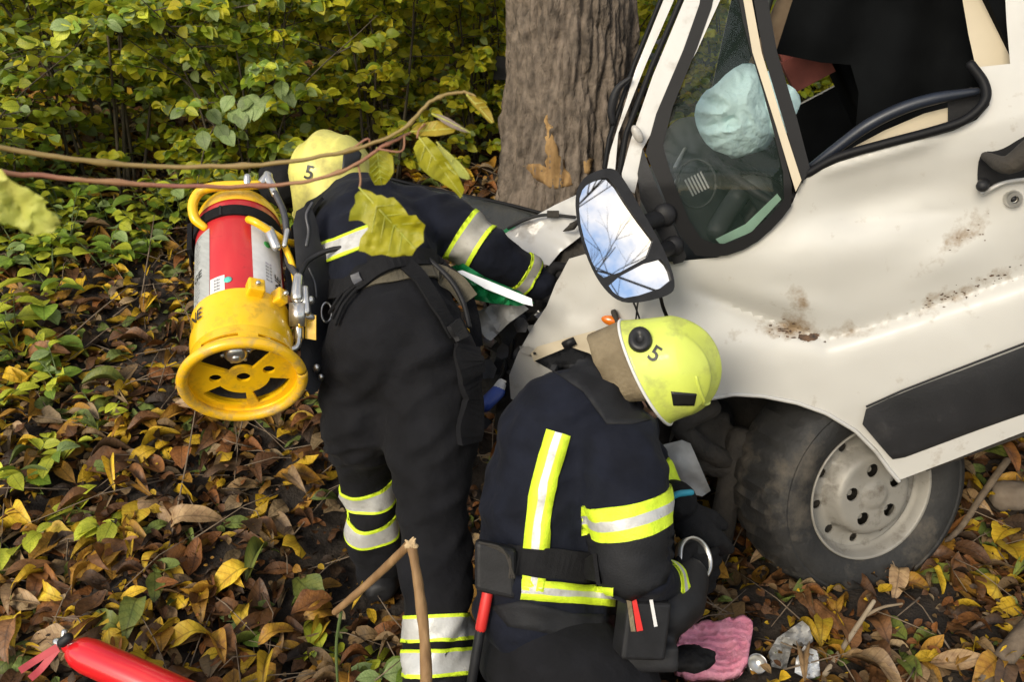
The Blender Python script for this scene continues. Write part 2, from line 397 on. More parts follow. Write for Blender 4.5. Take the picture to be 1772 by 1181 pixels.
M_['skin'] = mat('skin', (.5, .32, .24), .55, var=.08)
M_['tankred'] = mat('red_enamel', (.50, .022, .026), .36, var=.1, scale=6, coat=.15, dirt=((.25, .02, .02), -.08, None, 30))
M_['tankyel'] = mat('yellow_enamel', (.86, .50, .006), .33, var=.06, scale=6, coat=.3, dirt=((.30, .18, .03), -.01, None, 20))
M_['tankyel2'] = mat('worn_yellow_ring', (.80, .46, .01), .35, var=.1, scale=6, coat=.2, dirt=((.28, .22, .12), .06, None, 24))
M_['plate'] = mat('grey_label', (.30, .31, .30), .6, scale=60, col2=(.40, .41, .40), stretch=(.3, .3, 3))
M_['label'] = mat('white_label', (.62, .61, .60), .5, scale=50, col2=(.72, .71, .70))
M_['red'] = mat('red_paint', (.60, .012, .018), .28, var=.1, coat=.5)
M_['redgrip'] = mat('red_grip', (.62, .025, .02), .5, var=.1)
M_['teal'] = mat('teal_sticker', (.1, .5, .42), .5)
M_['cyan'] = mat('cyan_cuff', (.03, .30, .42), .6)
M_['pink'] = mat('pink_towel', (.52, .17, .25), .95, scale=30, col2=(.66, .29, .37), bump=.4, bscale=200, dirt=((.2, .1, .1), -.05, None, 12))
M_['airbag'] = mat('airbag_fabric', (.62, .86, .86), .7, var=.06, scale=6, bump=.8, bscale=40)
M_['interior'] = mat('dark_upholstery', (.0045, .005, .0055), .95, scale=8, var=.3, spec=.05)
M_['dash'] = mat('grey_dashboard', (.035, .04, .04), .6, var=.2)
M_['pipe'] = mat('blue_seal', (.012, .016, .026), .4, var=.2)
M_['redpack'] = mat('red_package', (.22, .055, .04), .7, var=.25, scale=20)
M_['plank'] = mat('inner_wood', (.15, .10, .06), .8, scale=14, col2=(.26, .19, .12))
M_['orange'] = mat('amber_lens', (.65, .16, .01), .25, var=.1, coat=.6)
M_['greenbag'] = mat('green_plastic_bag', (.012, .22, .07), .35, var=.3, scale=14, trans=.3, bump=.4, bscale=40)
M_['paper'] = mat('paper_sheet', (.70, .72, .74), .6, var=.05)
M_['clear'] = mat('cloudy_plastic', (.26, .26, .25), .45, scale=14, col2=(.50, .49, .47), trans=.25, bump=.4, bscale=30)
M_['blue'] = mat('blue_plastic', (.02, .06, .3), .4, var=.2)
M_['bluelitter'] = mat('blue_wrapper', (.08, .33, .48), .4, var=.2, scale=40)
M_['rock'] = mat('stone', (.10, .075, .055), .9, scale=8, col2=(.2, .16, .12), bump=.6, bscale=20)
M_['hyd'] = mat('hydraulic_hose', (.05, .05, .055), .4, var=.3, scale=30)
M_['mirror'] = mat('mirror_glass', (.95, .95, .95), .012, metal=1, var=.0)
M_['glass'] = glass_mat('tinted_glass', (.03, .05, .04), .16)
M_['shield'] = glass_mat('cracked_windscreen', (.045, .05, .048), .72, .25)

# ------------------------------------------------------------------ ground
def axis_lines(lo, hi, fine0, fine1, step):
    a = list(np.arange(fine0, fine1+1e-6, step)); s = step
    while a[-1] < hi: s *= 1.3; a.append(a[-1]+s)
    s = step
    while a[0] > lo: s *= 1.3; a.insert(0, a[0]-s)
    return a
gx = axis_lines(-150, 150, -3.6, 3.6, .055); gy = axis_lines(-150, 200, .8, 6.0, .055)
gv = [(x, y, ground_h(x, y)) for y in gy for x in gx]; nx = len(gx)
gf = [(j*nx+i, j*nx+i+1, (j+1)*nx+i+1, (j+1)*nx+i) for j in range(len(gy)-1) for i in range(nx-1)]
ground = setp(obj('ground', gv, gf, M_['soil']), 'dark soil of the wooded bank under the fallen leaves', 'ground', kind='structure')

# leaf templates: x = width, y = length (0..1), z = relief
def leaf_tpl(width=.3, curl=.15, fold=.12, lobes=0, seed=0, twist=0, n=4, crump=0.0):
    r = random.Random(seed); V = [(0, 0, 0)]; F = []; ph = r.uniform(0, 6)
    for i in range(1, n):
        y = i/n; pr = math.sin(math.pi*y**.88)**.75
        w = width*pr*(1+lobes*.09*math.sin(y*13+ph)); z = -curl*((y-.4)**2-.16)+crump*math.sin(y*9+ph)*.5; tw = twist*(y-.3)
        el = fold*w*1.6+crump*math.sin(y*11+ph*2); er = fold*w*1.6+crump*math.sin(y*8+ph*3)
        V += [(-w, y+.04*pr, z+el+tw*w), (0, y, z), (w*r.uniform(.94, 1.05), y+.04*pr, z+er-tw*w)]
    V.append((0, 1, -curl*.2)); t = len(V)-1
    F += [(0, 2, 1), (0, 3, 2)]
    for i in range(n-2):
        a = 1+i*3; F += [(a, a+1, a+4, a+3), (a+1, a+2, a+5, a+4)]
    a = 1+(n-2)*3; F += [(a, a+1, t), (a+1, a+2, t)]
    return np.array(V), F
FRESH = [leaf_tpl(.30, .35, .18, 0, 1, 0, 5), leaf_tpl(.35, .5, .2, 0, 2, 0, 5), leaf_tpl(.26, .3, .3, 0, 3, .1, 5), leaf_tpl(.38, .5, .12, .4, 4, .3, 5)]
FARL = [leaf_tpl(.32, .35, .18, 0, 1, 0, 4), leaf_tpl(.36, .5, .25, 0, 2, 0, 4), leaf_tpl(.28, .3, .3, 0, 3, .1, 4)]
def dead_set(n): return [leaf_tpl(.20, .8, .35, .3, 11, .3, n, .035), leaf_tpl(.24, -.6, .5, .5, 12, -.3, n, .04), leaf_tpl(.16, .7, .9, .2, 13, .6, n, .03), leaf_tpl(.27, .5, -.4, .9, 14, .4, n, .05), leaf_tpl(.22, 1.3, .25, .3, 15, -.6, n, .04),
    leaf_tpl(.30, .4, .3, 1.2, 16, .3, n, .05), leaf_tpl(.13, 1.1, 1.2, 0, 17, .9, n, .03), leaf_tpl(.22, .3, .2, .2, 18, .1, n, .03), leaf_tpl(.19, -.9, .7, .3, 19, .8, n, .04)]
DEAD = dead_set(7); DEADF = dead_set(12)
def frames(D, N):
    D = D/np.linalg.norm(D, axis=1, keepdims=True); N = N-D*np.sum(N*D, 1, keepdims=True); N /= np.linalg.norm(N, axis=1, keepdims=True)+1e-9
    return np.cross(D, N), D, N
def leaf_batch(name, pos, D, N, size, col, tpls, m, parent=None):
    X, Y, Z = frames(D, N); VV, LF, PS, CC, UU = [], [], [], [], []; base = 0; var = RNG.integers(0, len(tpls), len(pos))
    for k, (tv, tf) in enumerate(tpls):
        I = np.where(var == k)[0]
        if not len(I): continue
        v = (tv[None, :, 0, None]*X[I, None]+tv[None, :, 1, None]*Y[I, None]+tv[None, :, 2, None]*Z[I, None])*size[I, None, None]+pos[I, None]
        VV.append(v.reshape(-1, 3)); CC.append(np.repeat(col[I], len(tv), 0)); UU.append(np.tile(np.stack([tv[:, 0], tv[:, 1], tv[:, 1]*0], 1), (len(I), 1))); nv = len(tv)
        off = (np.arange(len(I))*nv+base)[:, None]
        lp = np.concatenate([np.array(f) for f in tf]); LF.append((lp[None]+off).ravel()); PS.append(np.tile([len(f) for f in tf], len(I)))
        base += len(I)*nv
    V = np.concatenate(VV); LI = np.concatenate(LF).astype(np.int32); PT = np.concatenate(PS).astype(np.int32); C = np.concatenate(CC)
    me = bpy.data.meshes.new(name); me.vertices.add(len(V)); me.vertices.foreach_set('co', V.astype(np.float32).ravel())
    me.loops.add(len(LI)); me.loops.foreach_set('vertex_index', LI); me.polygons.add(len(PT))
    me.polygons.foreach_set('loop_start', np.concatenate([[0], np.cumsum(PT)[:-1]]).astype(np.int32)); me.polygons.foreach_set('loop_total', PT)
    me.update(calc_edges=True); me.polygons.foreach_set('use_smooth', np.ones(len(PT), bool))
    a = me.color_attributes.new('Col', 'FLOAT_COLOR', 'POINT'); a.data.foreach_set('color', np.concatenate([C, np.ones((len(C), 1))], 1).astype(np.float32).ravel())
    lu = me.attributes.new('Luv', 'FLOAT_VECTOR', 'POINT'); lu.data.foreach_set('vector', np.concatenate(UU).astype(np.float32).ravel())
    me.materials.append(m); return link(name, me, parent)
def single_leaf_meshes(tpls, mats, pre):
    out = []
    for i, m in enumerate(mats):
        row = []
        for j, (tv, tf) in enumerate(tpls):
            me = bpy.data.meshes.new(pre); me.from_pydata([tuple(v) for v in tv], [], tf); me.materials.append(m); me.polygons.foreach_set('use_smooth', [True]*len(tf)); me.update(); lu = me.attributes.new('Luv', 'FLOAT_VECTOR', 'POINT'); lu.data.foreach_set('vector', np.stack([tv[:, 0], tv[:, 1], tv[:, 1]*0], 1).astype(np.float32).ravel()); row.append(me)
        out.append(row)
    return out
def put_leaf(name, me, pos, D, N, size, parent):
    X, Y, Z = frames(np.array([D], float), np.array([N], float))
    o = bpy.data.objects.new(name, me); COL.objects.link(o); o.parent = parent; o.matrix_parent_inverse = Matrix.Translation(-world_loc(parent))
    m = Matrix((tuple(X[0]*size), tuple(Y[0]*size), tuple(Z[0]*size))).transposed().to_4x4(); m.translation = Vector(pos); o.matrix_basis = m
    return o
PAL_G = np.array([(.22, .33, .03), (.37, .46, .035), (.56, .57, .035), (.68, .63, .04), (.28, .37, .10), (.38, .47, .17), (.75, .64, .045)])
PAL_D = np.array([(.12, .052, .018), (.24, .15, .065), (.36, .18, .022), (.64, .40, .02), (.05, .028, .014), (.24, .09, .022), (.17, .22, .045), (.33, .23, .12)])
def pick(pal, n, p=None): return pal[RNG.choice(len(pal), n, p=p)]*RNG.uniform(.65, 1.3, (n, 1))

# ------------------------------------------------------------------ shrubs and wood behind
FRESH_ME = single_leaf_meshes(FRESH, GREENS, 'leaf')
def shrub(base, height, spread, nst, nlf, lsize, label, group, single=0, pal_p=None, name='shrub', low=.12, back=False):
    base = Vector(base); base.z = ground_h(base.x, base.y)-.03
    r = root(name, base, label, 'shrub', group); tubes = []; pts, dirs = [], []
    for s in range(nst):
        az = random.uniform(0, 2*math.pi); rr = spread*random.uniform(.15, 1)**.7; h = height*random.uniform(.55, 1.05)
        tip = base+Vector((math.cos(az)*rr, math.sin(az)*rr, h)); b0 = base+Vector((math.cos(az), math.sin(az), 0))*random.uniform(0, spread*.25)
        mid = b0.lerp(tip, .5)+Vector((-math.cos(az)*rr*.2+random.uniform(-.1, .1), -math.sin(az)*rr*.2+random.uniform(-.1, .1), h*.08))
        path = spline([b0, mid, tip], 6); tubes.append(tube(path, lin([.006*height/2+.003, .0015], len(path)), 5, cap=False))
        for k in range(int(9+height*2)):
            t = random.uniform(low, 1)**.8; i = min(len(path)-2, int(t*(len(path)-1))); p = path[i].lerp(path[i+1], t*(len(path)-1)-i)
            a2 = random.uniform(0, 2*math.pi); L = random.uniform(.2, .6)*(.5+.5*height/3)
            q = p+Vector((math.cos(a2)*L, math.sin(a2)*L, random.uniform(-.1, .28)*L*1.5)); mid2 = p.lerp(q, .55)+Vector((0, 0, .06*L))
            tubes.append(tube([p, mid2, q], [.0035, .0025, .0012], 3, cap=False))
            n = max(2, int(nlf/(nst*(9+height*2))))
            for m in range(n):
                tt = random.uniform(.15, 1.05); pt = p.lerp(mid2, tt*2) if tt < .5 else mid2.lerp(q, tt*2-1)
                sd_ = Vector((-math.sin(a2), math.cos(a2), 0))*(1 if m % 2 else -1)
                d = sd_*random.uniform(.4, 1)+(q-p).normalized()*random.uniform(.2, .9)+Vector((0, 0, random.uniform(-.75, .25)))
                pts.append(pt); dirs.append(d)
    obj('stem', *join(tubes), M_['stem'], r)
    pts = np.array(pts); dirs = np.array(dirs); n = len(pts)
    nr = np.array([0, 0, .75])+RNG.normal(0, .5, (n, 3))+np.array([-.1, -.75, 0]); sz = lsize*RNG.uniform(.45, 1.4, n); col = pick(PAL_G, n, pal_p)
    order = np.argsort(pts[:, 1]); k = 0
    for i in order[:single]:
        put_leaf('leaf', FRESH_ME[random.choices(range(3), (3, 4, 2))[0]][random.randrange(len(FRESH))], pts[i], dirs[i], nr[i], sz[i]*1.1, r)
    rest = order[single:]
    if len(rest): setp(leaf_batch('foliage', pts[rest], dirs[rest], nr[rest], sz[rest], col[rest], FRESH if single else FARL, M_['leafcol'], r), kind='stuff')
    return r
MIX_Y = [.07, .16, .27, .24, .05, .07, .14]; MIX_G = [.15, .21, .22, .14, .12, .11, .05]
FRONT = [(-2.6, 3.95, 1.7, .85, 'broad green shrub at the end of the thicket with bluish leaves', MIX_G), (-1.85, 4.15, 1.8, .85, 'tall green shrub rising behind the pale twig with the round leaflets', MIX_G),
         (-1.15, 3.95, 1.35, .75, 'low leafy shrub straight behind the yellow backpack cylinder', MIX_G), (-.6, 4.4, 1.7, .8, 'yellowish green shrub behind the bent firefighter\'s helmet', MIX_Y),
         (-.15, 4.75, 1.6, .65, 'yellow-green shrub close to the battered tree trunk', MIX_Y), (1.3, 5.2, 1.7, .8, 'pale green shrub seen between trunk and van pillar', MIX_Y), (-2.2, 3.6, 1.0, .6, 'knee-high green shrub at the edge of the leaf litter', MIX_G)]
for i, (x, y, h, sp, lab, pp) in enumerate(FRONT):
    shrub((x, y, 0), h, sp, 17, 6400 if h > 1.2 else 2000, .052, lab, 'shrubs of the thicket', 110, pp, low=.03)
for i in range(13):
    x = -5.6+i*.72+random.uniform(-.25, .25); y = 5.6+random.uniform(-.4, .6)+(.6 if i % 2 else 0)
    shrub((x, y, 0), random.uniform(1.4, 2.0), 1.0, 15, 4800, .056, 'tall yellow-green shrub in the second row of the thicket', 'shrubs of the thicket, second row', 0, MIX_Y, low=.08)
# far wood that reads as one mass
n = 70000
fx = RNG.uniform(-12, 11, n); fy = RNG.uniform(7.4, 12, n); fz = RNG.uniform(.05, 1, n)**.8*2.3+.1
fz = np.array([ground_h(0, 8)]*n)+fz*RNG.uniform(.2, 1, n)**.5
setp(leaf_batch('woodland', np.stack([fx, fy, fz], 1), RNG.normal(0, 1, (n, 3))*[1, 1, .5], np.array([0, -.8, .7])+RNG.normal(0, .5, (n, 3)), RNG.uniform(.06, .15, n), pick(PAL_G, n, MIX_Y), FARL, M_['leafcol']),
     'mass of yellowing foliage deep in the wood', 'foliage', kind='stuff')
def bare_tree(name, x, y, h, r0, label, group, depth=3, lean=(0, 0), fan=7, mat_=None):
    z = ground_h(x, y)-.1; r = root(name, (x, y, z), label, 'tree', group); b = Vector((x, y, z)); tip = b+Vector((lean[0], lean[1], h))
    path = spline([b, b.lerp(tip, .4)+Vector((random.uniform(-.1, .1), random.uniform(-.1, .1), 0)), tip], 6)
    obj('trunk', *tube(path, lin([r0*1.25, r0, r0*.25], len(path)), 9, cap=False), mat_ or M_['bark'], r)
    tubes = []
    def br(p, d, L, rad, k):
        q = p+d*L; m = p.lerp(q, .5)+Vector((random.uniform(-1, 1), random.uniform(-1, 1), random.uniform(0, 1)))*L*.07
        tubes.append(tube([p, m, q], [rad, rad*.75, rad*.4], 5 if k > 1 else 3, cap=False))
        if k:
            for _ in range(fan-2 if k > 1 else fan-3):
                t = random.uniform(.35, 1); pp = p.lerp(m, t*2) if t < .5 else m.lerp(q, t*2-1)
                nd = (d+Vector((random.uniform(-1, 1), random.uniform(-1, 1), random.uniform(-.5, .9)))*.75).normalized(); br(pp, nd, L*random.uniform(.4, .7), rad*.5, k-1)
    for i in range(fan+2):
        t = random.uniform(.35, 1); p = path[int(t*(len(path)-1))]; a = random.uniform(0, 6.28)
        br(p, Vector((math.cos(a), math.sin(a), random.uniform(.35, 1.2))).normalized(), h*random.uniform(.22, .4), r0*.38, depth)
    obj('crown', *join(tubes), mat_ or M_['stem'], r); return r
for i, (x, y, h, r0) in enumerate([(-4.3, 8.1, 7, .07), (-2.5, 7.6, 7.5, .04), (-1.0, 8.3, 7, .05), (.1, 7.7, 6.5, .035), (2.2, 8.6, 8, .10), (4.2, 8.0, 8, .1)]):
    bare_tree('tree', x, y, h, r0, 'slender dark trunk standing among the leaves of the thicket', 'slender trees of the thicket', 1, (random.uniform(-.6, .6), 0), 4)
# bare trees across the road behind the camera (they show in the wing mirror)
for i, (x, y, h, r0) in enumerate([(-2.6, -8.0, 9.5, .13), (1.2, -9.5, 10.5, .15), (-.6, -11.0, 11, .14), (6.4, -10.6, 10.5, .08), (8.8, -11.9, 11, .09), (4.9, -12.4, 11.5, .08), (9.8, -10.2, 10.5, .08), (7.4, -14.5, 12, .09)]):
    bare_tree('tree', x, y, h, r0, 'bare tree whose branches show in the wing mirror', 'bare trees reflected in the mirror', 3, (random.uniform(-.8, .8), .6), 6)

# ------------------------------------------------------------------ the big trunk that was hit
tb = P(985, 350, 4.35); tx, ty = tb.x, tb.y; tz = ground_h(tx, ty)
bigtree = root('tree', (tx, ty, tz-.1), 'thick grey trunk with torn bark and bare orange wood near its foot', 'tree')
tv, tf = [], []; SEG = 220; HS = [-.15]+list(np.linspace(0, 2.2, 150))+list(np.linspace(2.25, 3.6, 12))
def trunk_r(h): return .273+.13*math.exp(-max(h, 0)/.16)+.02*math.exp(-max(h, 0)/.6)-.012*h
TLEAN = -.008
for h in HS:
    for k in range(SEG):
        th = 2*math.pi*k/SEG; r = trunk_r(h)
        rid = abs(fbm(math.cos(th)*3.2+.4*h, math.sin(th)*3.2, h*1.1, 4)); rid2 = fbm(math.cos(th)*9, math.sin(th)*9, h*2.5, 3)
        r += .055*(rid-.3)+.014*rid2+.006*fbm(math.cos(th)*26, math.sin(th)*26, h*7, 2)
        vd = mnoise.voronoi(Vector((math.cos(th)*5.2+.25*fbm(th*3, h*3), math.sin(th)*5.2, h*3.4+.3*fbm(h*4, th*2))))[0]; r -= .022*max(0, 1-(vd[1]-vd[0])/.22)+.03*math.exp(-max(h, 0)/.25)*math.sin(5*th+1)
        tv.append((tx+TLEAN*h+math.cos(th)*r, ty+math.sin(th)*r, tz+h))
for i in range(len(HS)-1):
    for k in range(SEG): tf.append((i*SEG+k, i*SEG+(k+1) % SEG, (i+1)*SEG+(k+1) % SEG, (i+1)*SEG+k))
trunk = obj('trunk', tv, tf, M_['bark'], bigtree)
TRUNK_BVH = BVHTree.FromPolygons([Vector(v) for v in tv], tf)
def on_bvh(bv, px, py, off=.0, far=3.0):
    d = rdir(px, py).normalized(); h = bv.ray_cast(CAM, d)
    if h[0] is None: return P(px, py, far)
    n = h[1] if h[1].dot(d) < 0 else -h[1]
    return h[0]+n*off
def torn(outl, name, m, off=.006):
    outl = [(x+random.uniform(-4, 4), y+random.uniform(-5, 5)) for x, y in resamp(outl, 9)]
    V, F, _ = panel2(outl, [], lambda x, y, w: on_bvh(TRUNK_BVH, x, y, w), lambda x, y: off+.006*fbm(x*.04, y*.015), 6, .02)
    obj(name, V, F, m, bigtree)
torn([(944, 202), (952, 210), (960, 240), (968, 268), (976, 275), (984, 300), (992, 318), (975, 323), (950, 322), (936, 316), (925, 312), (918, 300), (906, 290), (910, 280), (922, 284), (934, 288), (945, 286), (946, 250)], 'bare_wood', M_['wood_raw'])
torn([(1012, 280), (1022, 276), (1024, 290), (1016, 303), (1009, 295)], 'bare_wood', M_['wood_raw'])
lt = []
for i in range(6):
    a = random.uniform(0, 6.28); p = Vector((tx, ty, tz+random.uniform(2.8, 3.6))); q = p+Vector((math.cos(a)*2.2, abs(math.sin(a))*1.8, 2.2)); lt.append(tube(spline([p, p.lerp(q, .5)+Vector((0, 0, .3)), q], 5), [.09, .05, .02], 8, cap=False))
obj('limb', *join(lt), M_['bark'], bigtree)
n = 1500; a = RNG.uniform(0, 6.28, n); rr = RNG.uniform(.4, 2.6, n)
setp(leaf_batch('crown', np.stack([tx+np.cos(a)*rr, ty+.6+np.abs(np.sin(a))*rr, tz+RNG.uniform(3.6, 6.0, n)], 1), RNG.normal(0, 1, (n, 3)), np.array([0, 0, 1])+RNG.normal(0, .5, (n, 3)), RNG.uniform(.07, .12, n), pick(PAL_G, n, MIX_Y), FRESH, M_['leafcol'], bigtree), kind='stuff')
# dark board hanging beside the trunk
bd = P(875, 118, 4.75); setp(obj('board', *box(bd, RT*.055, UP*.058+RT*.008, FW*.008), M_['blackp'], None, False), 'dark board sticking out beside the thick trunk', 'board')
bd_post = None

# ------------------------------------------------------------------ fallen leaves, twigs, seedlings
DEAD_ME = single_leaf_meshes(DEADF, LITTER, 'fallen_leaf')
def soil_bare(x, y):                         # trampled patches with few leaves
    return max(math.exp(-((x+.42)/.30)**2-((y-2.3)/.45)**2), .8*math.exp(-((x-.25)/.5)**2-((y-2.0)/.45)**2), .6*math.exp(-((x+.55)/.18)**2-((y-1.72)/.14)**2), .5*math.exp(-((x+1.25)/.15)**2-((y-2.75)/.2)**2))
def gnormal(x, y):
    e = .05; return np.array([-(ground_h(x+e, y)-ground_h(x-e, y))/(2*e), -(ground_h(x, y+e)-ground_h(x, y-e))/(2*e), 1.0])
pos, nr = [], []
while len(pos) < 18000:
    x = random.uniform(-3.0, 3.2); y = random.uniform(1.15, 5.2) if random.random() < .85 else random.uniform(1.15, 2.8)
    if (.36 < x < .72 and 1.72 < y < 2.06) or random.random() < soil_bare(x, y) or fbm(x*2.2, y*2.2, 21., 3) > .42+.25*random.random() or (x > -.1 and y > 3.2 and random.random() < .6): continue
    pos.append((x, y, ground_h(x, y)+random.uniform(.0, .035))); nr.append(gnormal(x, y)+RNG.normal(0, .38, 3))
pos = np.array(pos); nr = np.array(nr); n = len(pos); ang = RNG.uniform(0, 6.283, n)
dr = np.stack([np.cos(ang), np.sin(ang), RNG.normal(0, .18, n)], 1); sz = RNG.uniform(.042, .122, n)*np.where(RNG.random(n) < .1, 1.2, 1)
yel = np.clip((-pos[:, 0]-.6)*.38+.14, .08, .55)    # more yellow leaves out to the side under the shrubs
# camera-side leaves become pieces of their own
vx = pos-np.array(CAM); dep = vx@np.array(FW); sx = 886+FPX*(vx@np.array(RT))/dep; sy = 590.5-FPX*(vx@np.array(UP))/dep
vis = (sx > 5) & (sx < 1767) & (sy > 380) & (sy < 1176) & ~((sx > 540) & (sx < 1330) & (sy > 500)) & ~((sx > 880) & (sy < 700))
score = np.where(vis, sz/dep*RNG.uniform(.8, 1.2, n), 0); order = np.argsort(-score)
for i in order[:300]:
    w = (30, 14, 15, 13, 12, 6, 14) if random.random() > yel[i] else (2, 10, 30, 45, 0, 10, 4); k = random.choices(range(7), w)[0]
    pos[i, 2] += .012; put_leaf('fallen_leaf', DEAD_ME[k][random.randrange(len(DEADF))], pos[i], dr[i], nr[i], sz[i]*1.12, ground)
rest = order[300:]; pr = np.array([.27, .14, .12, .09, .17, .12, .05, .06]); pr /= pr.sum()
setp(leaf_batch('leaf_litter', pos[rest], dr[rest], nr[rest], sz[rest], np.where((RNG.random(len(rest)) < yel[rest]*.8)[:, None], pick(PAL_D[[2, 3, 3, 6, 7]], len(rest)), pick(PAL_D, len(rest), pr)), DEAD, M_['litter']), 'carpet of curled brown and yellow leaves covering the bank', 'leaf litter', kind='stuff')
n2 = 5000; x2 = RNG.uniform(-5, 4, n2); y2 = RNG.uniform(4.4, 8.5, n2); p2 = np.stack([x2, y2, np.array([ground_h(a, b) for a, b in zip(x2, y2)])+RNG.uniform(.005, .04, n2)], 1); a2 = RNG.uniform(0, 6.28, n2)
setp(leaf_batch('leaf_litter', p2, np.stack([np.cos(a2), np.sin(a2), a2*0], 1), np.array([0, -.2, 1])+RNG.normal(0, .3, (n2, 3)), RNG.uniform(.07, .14, n2), pick(PAL_D, n2, pr), FARL, M_['litter']), 'brown leaves lying on the floor of the thicket', 'leaf litter', kind='stuff')
n3 = 16000; x3 = RNG.uniform(-2.6, 2.6, n3); y3 = RNG.uniform(1.2, 4.4, n3); p3 = np.stack([x3, y3, np.array([ground_h(a, b) for a, b in zip(x3, y3)])+RNG.uniform(.002, .05, n3)], 1); a3 = RNG.uniform(0, 6.28, n3)
setp(leaf_batch('leaf_crumbs', p3, np.stack([np.cos(a3), np.sin(a3), RNG.normal(0, .4, n3)], 1), np.array([0, -.2, 1])+RNG.normal(0, .6, (n3, 3)), RNG.uniform(.008, .038, n3), pick(PAL_D, n3, [.26, .14, .10, .08, .22, .12, .03, .05]), FARL, M_['litter']), 'crumbled leaf bits mixed into the soil', 'leaf litter', kind='stuff')
tw = []
for i in range(1100):
    x = random.uniform(-2.8, 2.8); y = random.uniform(1.2, 4.6); L = random.uniform(.08, .38); a = random.uniform(0, 6.28)
    p = Vector((x, y, ground_h(x, y)+random.uniform(.005, .05))); q = p+Vector((math.cos(a)*L, math.sin(a)*L, 0)); q.z = ground_h(q.x, q.y)+random.uniform(.0, .08)
    m = p.lerp(q, .5)+Vector((random.uniform(-.02, .02), random.uniform(-.02, .02), random.uniform(0, .03))); tw.append(tube([p, m, q], [random.uniform(.0012, .0035), .002, .001], 4, cap=False))
setp(obj('twigs', *join(tw), M_['twig']), 'thin dead twigs scattered through the leaf litter', 'twigs', kind='stuff')

def seedling(px, py, h, nl, size, label, palp, name='seedling', spread=.12):
    b = G(px, py); r = root(name, b, label, 'plant', 'young plants on the bank'); st = []; k = 0
    for s in range(max(2, nl//5)):
        a = random.uniform(0, 6.28); t = b+Vector((math.cos(a)*spread, math.sin(a)*spread, h*random.uniform(.6, 1.1))); path = spline([b, b.lerp(t, .5)+Vector((0, 0, h*.12)), t], 4)
        st.append(tube(path, [.003, .0012], 4, cap=False))
        for j in range(5):
            tt = (j+1.5)/6.2; p = path[min(len(path)-1, int(tt*len(path)))]; a2 = a+(1 if j % 2 else -1)*random.uniform(.7, 1.8)
            put_leaf('leaf', FRESH_ME[random.choices(range(3), palp)[0]][random.randrange(4)], p, (math.cos(a2), math.sin(a2), random.uniform(-.4, .3)), (random.gauss(0, .3), random.gauss(-.3, .3), 1), size*random.uniform(.7, 1.3), r)
    obj('stem', *join(st), GREENS[2], r)
YG = (1, 9, 1); GG = (4, 1, 3)
seedling(55, 850, .16, 20, .075, 'bright yellow-green seedling with toothed leaves in the leaf litter', YG)
seedling(25, 960, .12, 15, .07, 'low yellow seedling among yellow leaves beside the red cylinder', YG)
seedling(45, 640, .14, 10, .12, 'seedling with broad dark green leaves at the bank edge', GG)
seedling(30, 590, .20, 15, .11, 'mottled green seedling below the blurred pale leaf', YG)
seedling(180, 470, .18, 15, .085, 'green seedling with a wilted top below the red twig', GG)
seedling(270, 440, .2, 25, .07, 'dense leafy seedling beside the yellow handle', YG)
seedling(320, 400, .25, 25, .065, 'bright green seedling cluster behind the black strap', YG)
seedling(190, 400, .22, 20, .07, 'rounded green seedling in front of the shrubs', GG)
seedling(90, 380, .22, 20, .07, 'bluish green seedling under the two long twigs', GG)
seedling(330, 560, .10, 10, .06, 'small green seedling touching the cylinder\'s shadow', GG)
seedling(610, 1150, .10, 10, .075, 'green sprout beneath the snapped stick', YG)
seedling(660, 1165, .08, 10, .07, 'fresh sprout beside the striped trouser leg', YG)
seedling(470, 1085, .06, 10, .055, 'two-leaved green sprout on bare black soil', GG)
seedling(1600, 940, .06, 10, .05, 'green sprout by the front tyre', YG)
for i in range(9):
    seedling(random.uniform(4, 190), random.uniform(480, 930), random.uniform(.06, .16), random.choice((10, 15)), random.uniform(.05, .085), 'yellow-green weed growing out of the fallen leaves of the slope', YG, 'weed', .09)
for i in range(26):
    px, py = random.uniform(0, 480), random.uniform(335, 470); px = px if not (330 < px < 520 and py > 380) else px-320
    seedling(max(2, px), py, random.uniform(.10, .28), random.choice((10, 15, 20)), random.uniform(.05, .08), 'small green plant of the fringe between shrubs and fallen leaves', random.choice((YG, GG)), 'fringe_plant')
# twig with pale round leaflets standing out of the thicket
t0 = P(300, 330, 4.0); tw_ = root('seedling', (t0.x, t0.y, t0.z), 'slender twig with pale round leaflets standing out from the shrubs', 'plant')
pth = spline([t0+Vector((0, .1, -.25)), P(360, 240, 3.95), P(430, 180, 3.9), P(500, 135, 3.88)], 6); obj('stem', *tube(pth, [.004, .002], 5, cap=False), M_['stem'], tw_)
for (x, y) in [(360, 190), (395, 192), (375, 215), (350, 225), (385, 225), (420, 180), (425, 165), (440, 170), (415, 190), (455, 178), (488, 138), (495, 155), (470, 165), (405, 165)]:
    a = random.uniform(-.8, .8); put_leaf('leaf', FRESH_ME[2][random.choice((1, 3))], P(x, y, 3.88), (math.sin(a), -.3, -.5*math.cos(a)), (0, -1, .8), .085, tw_)

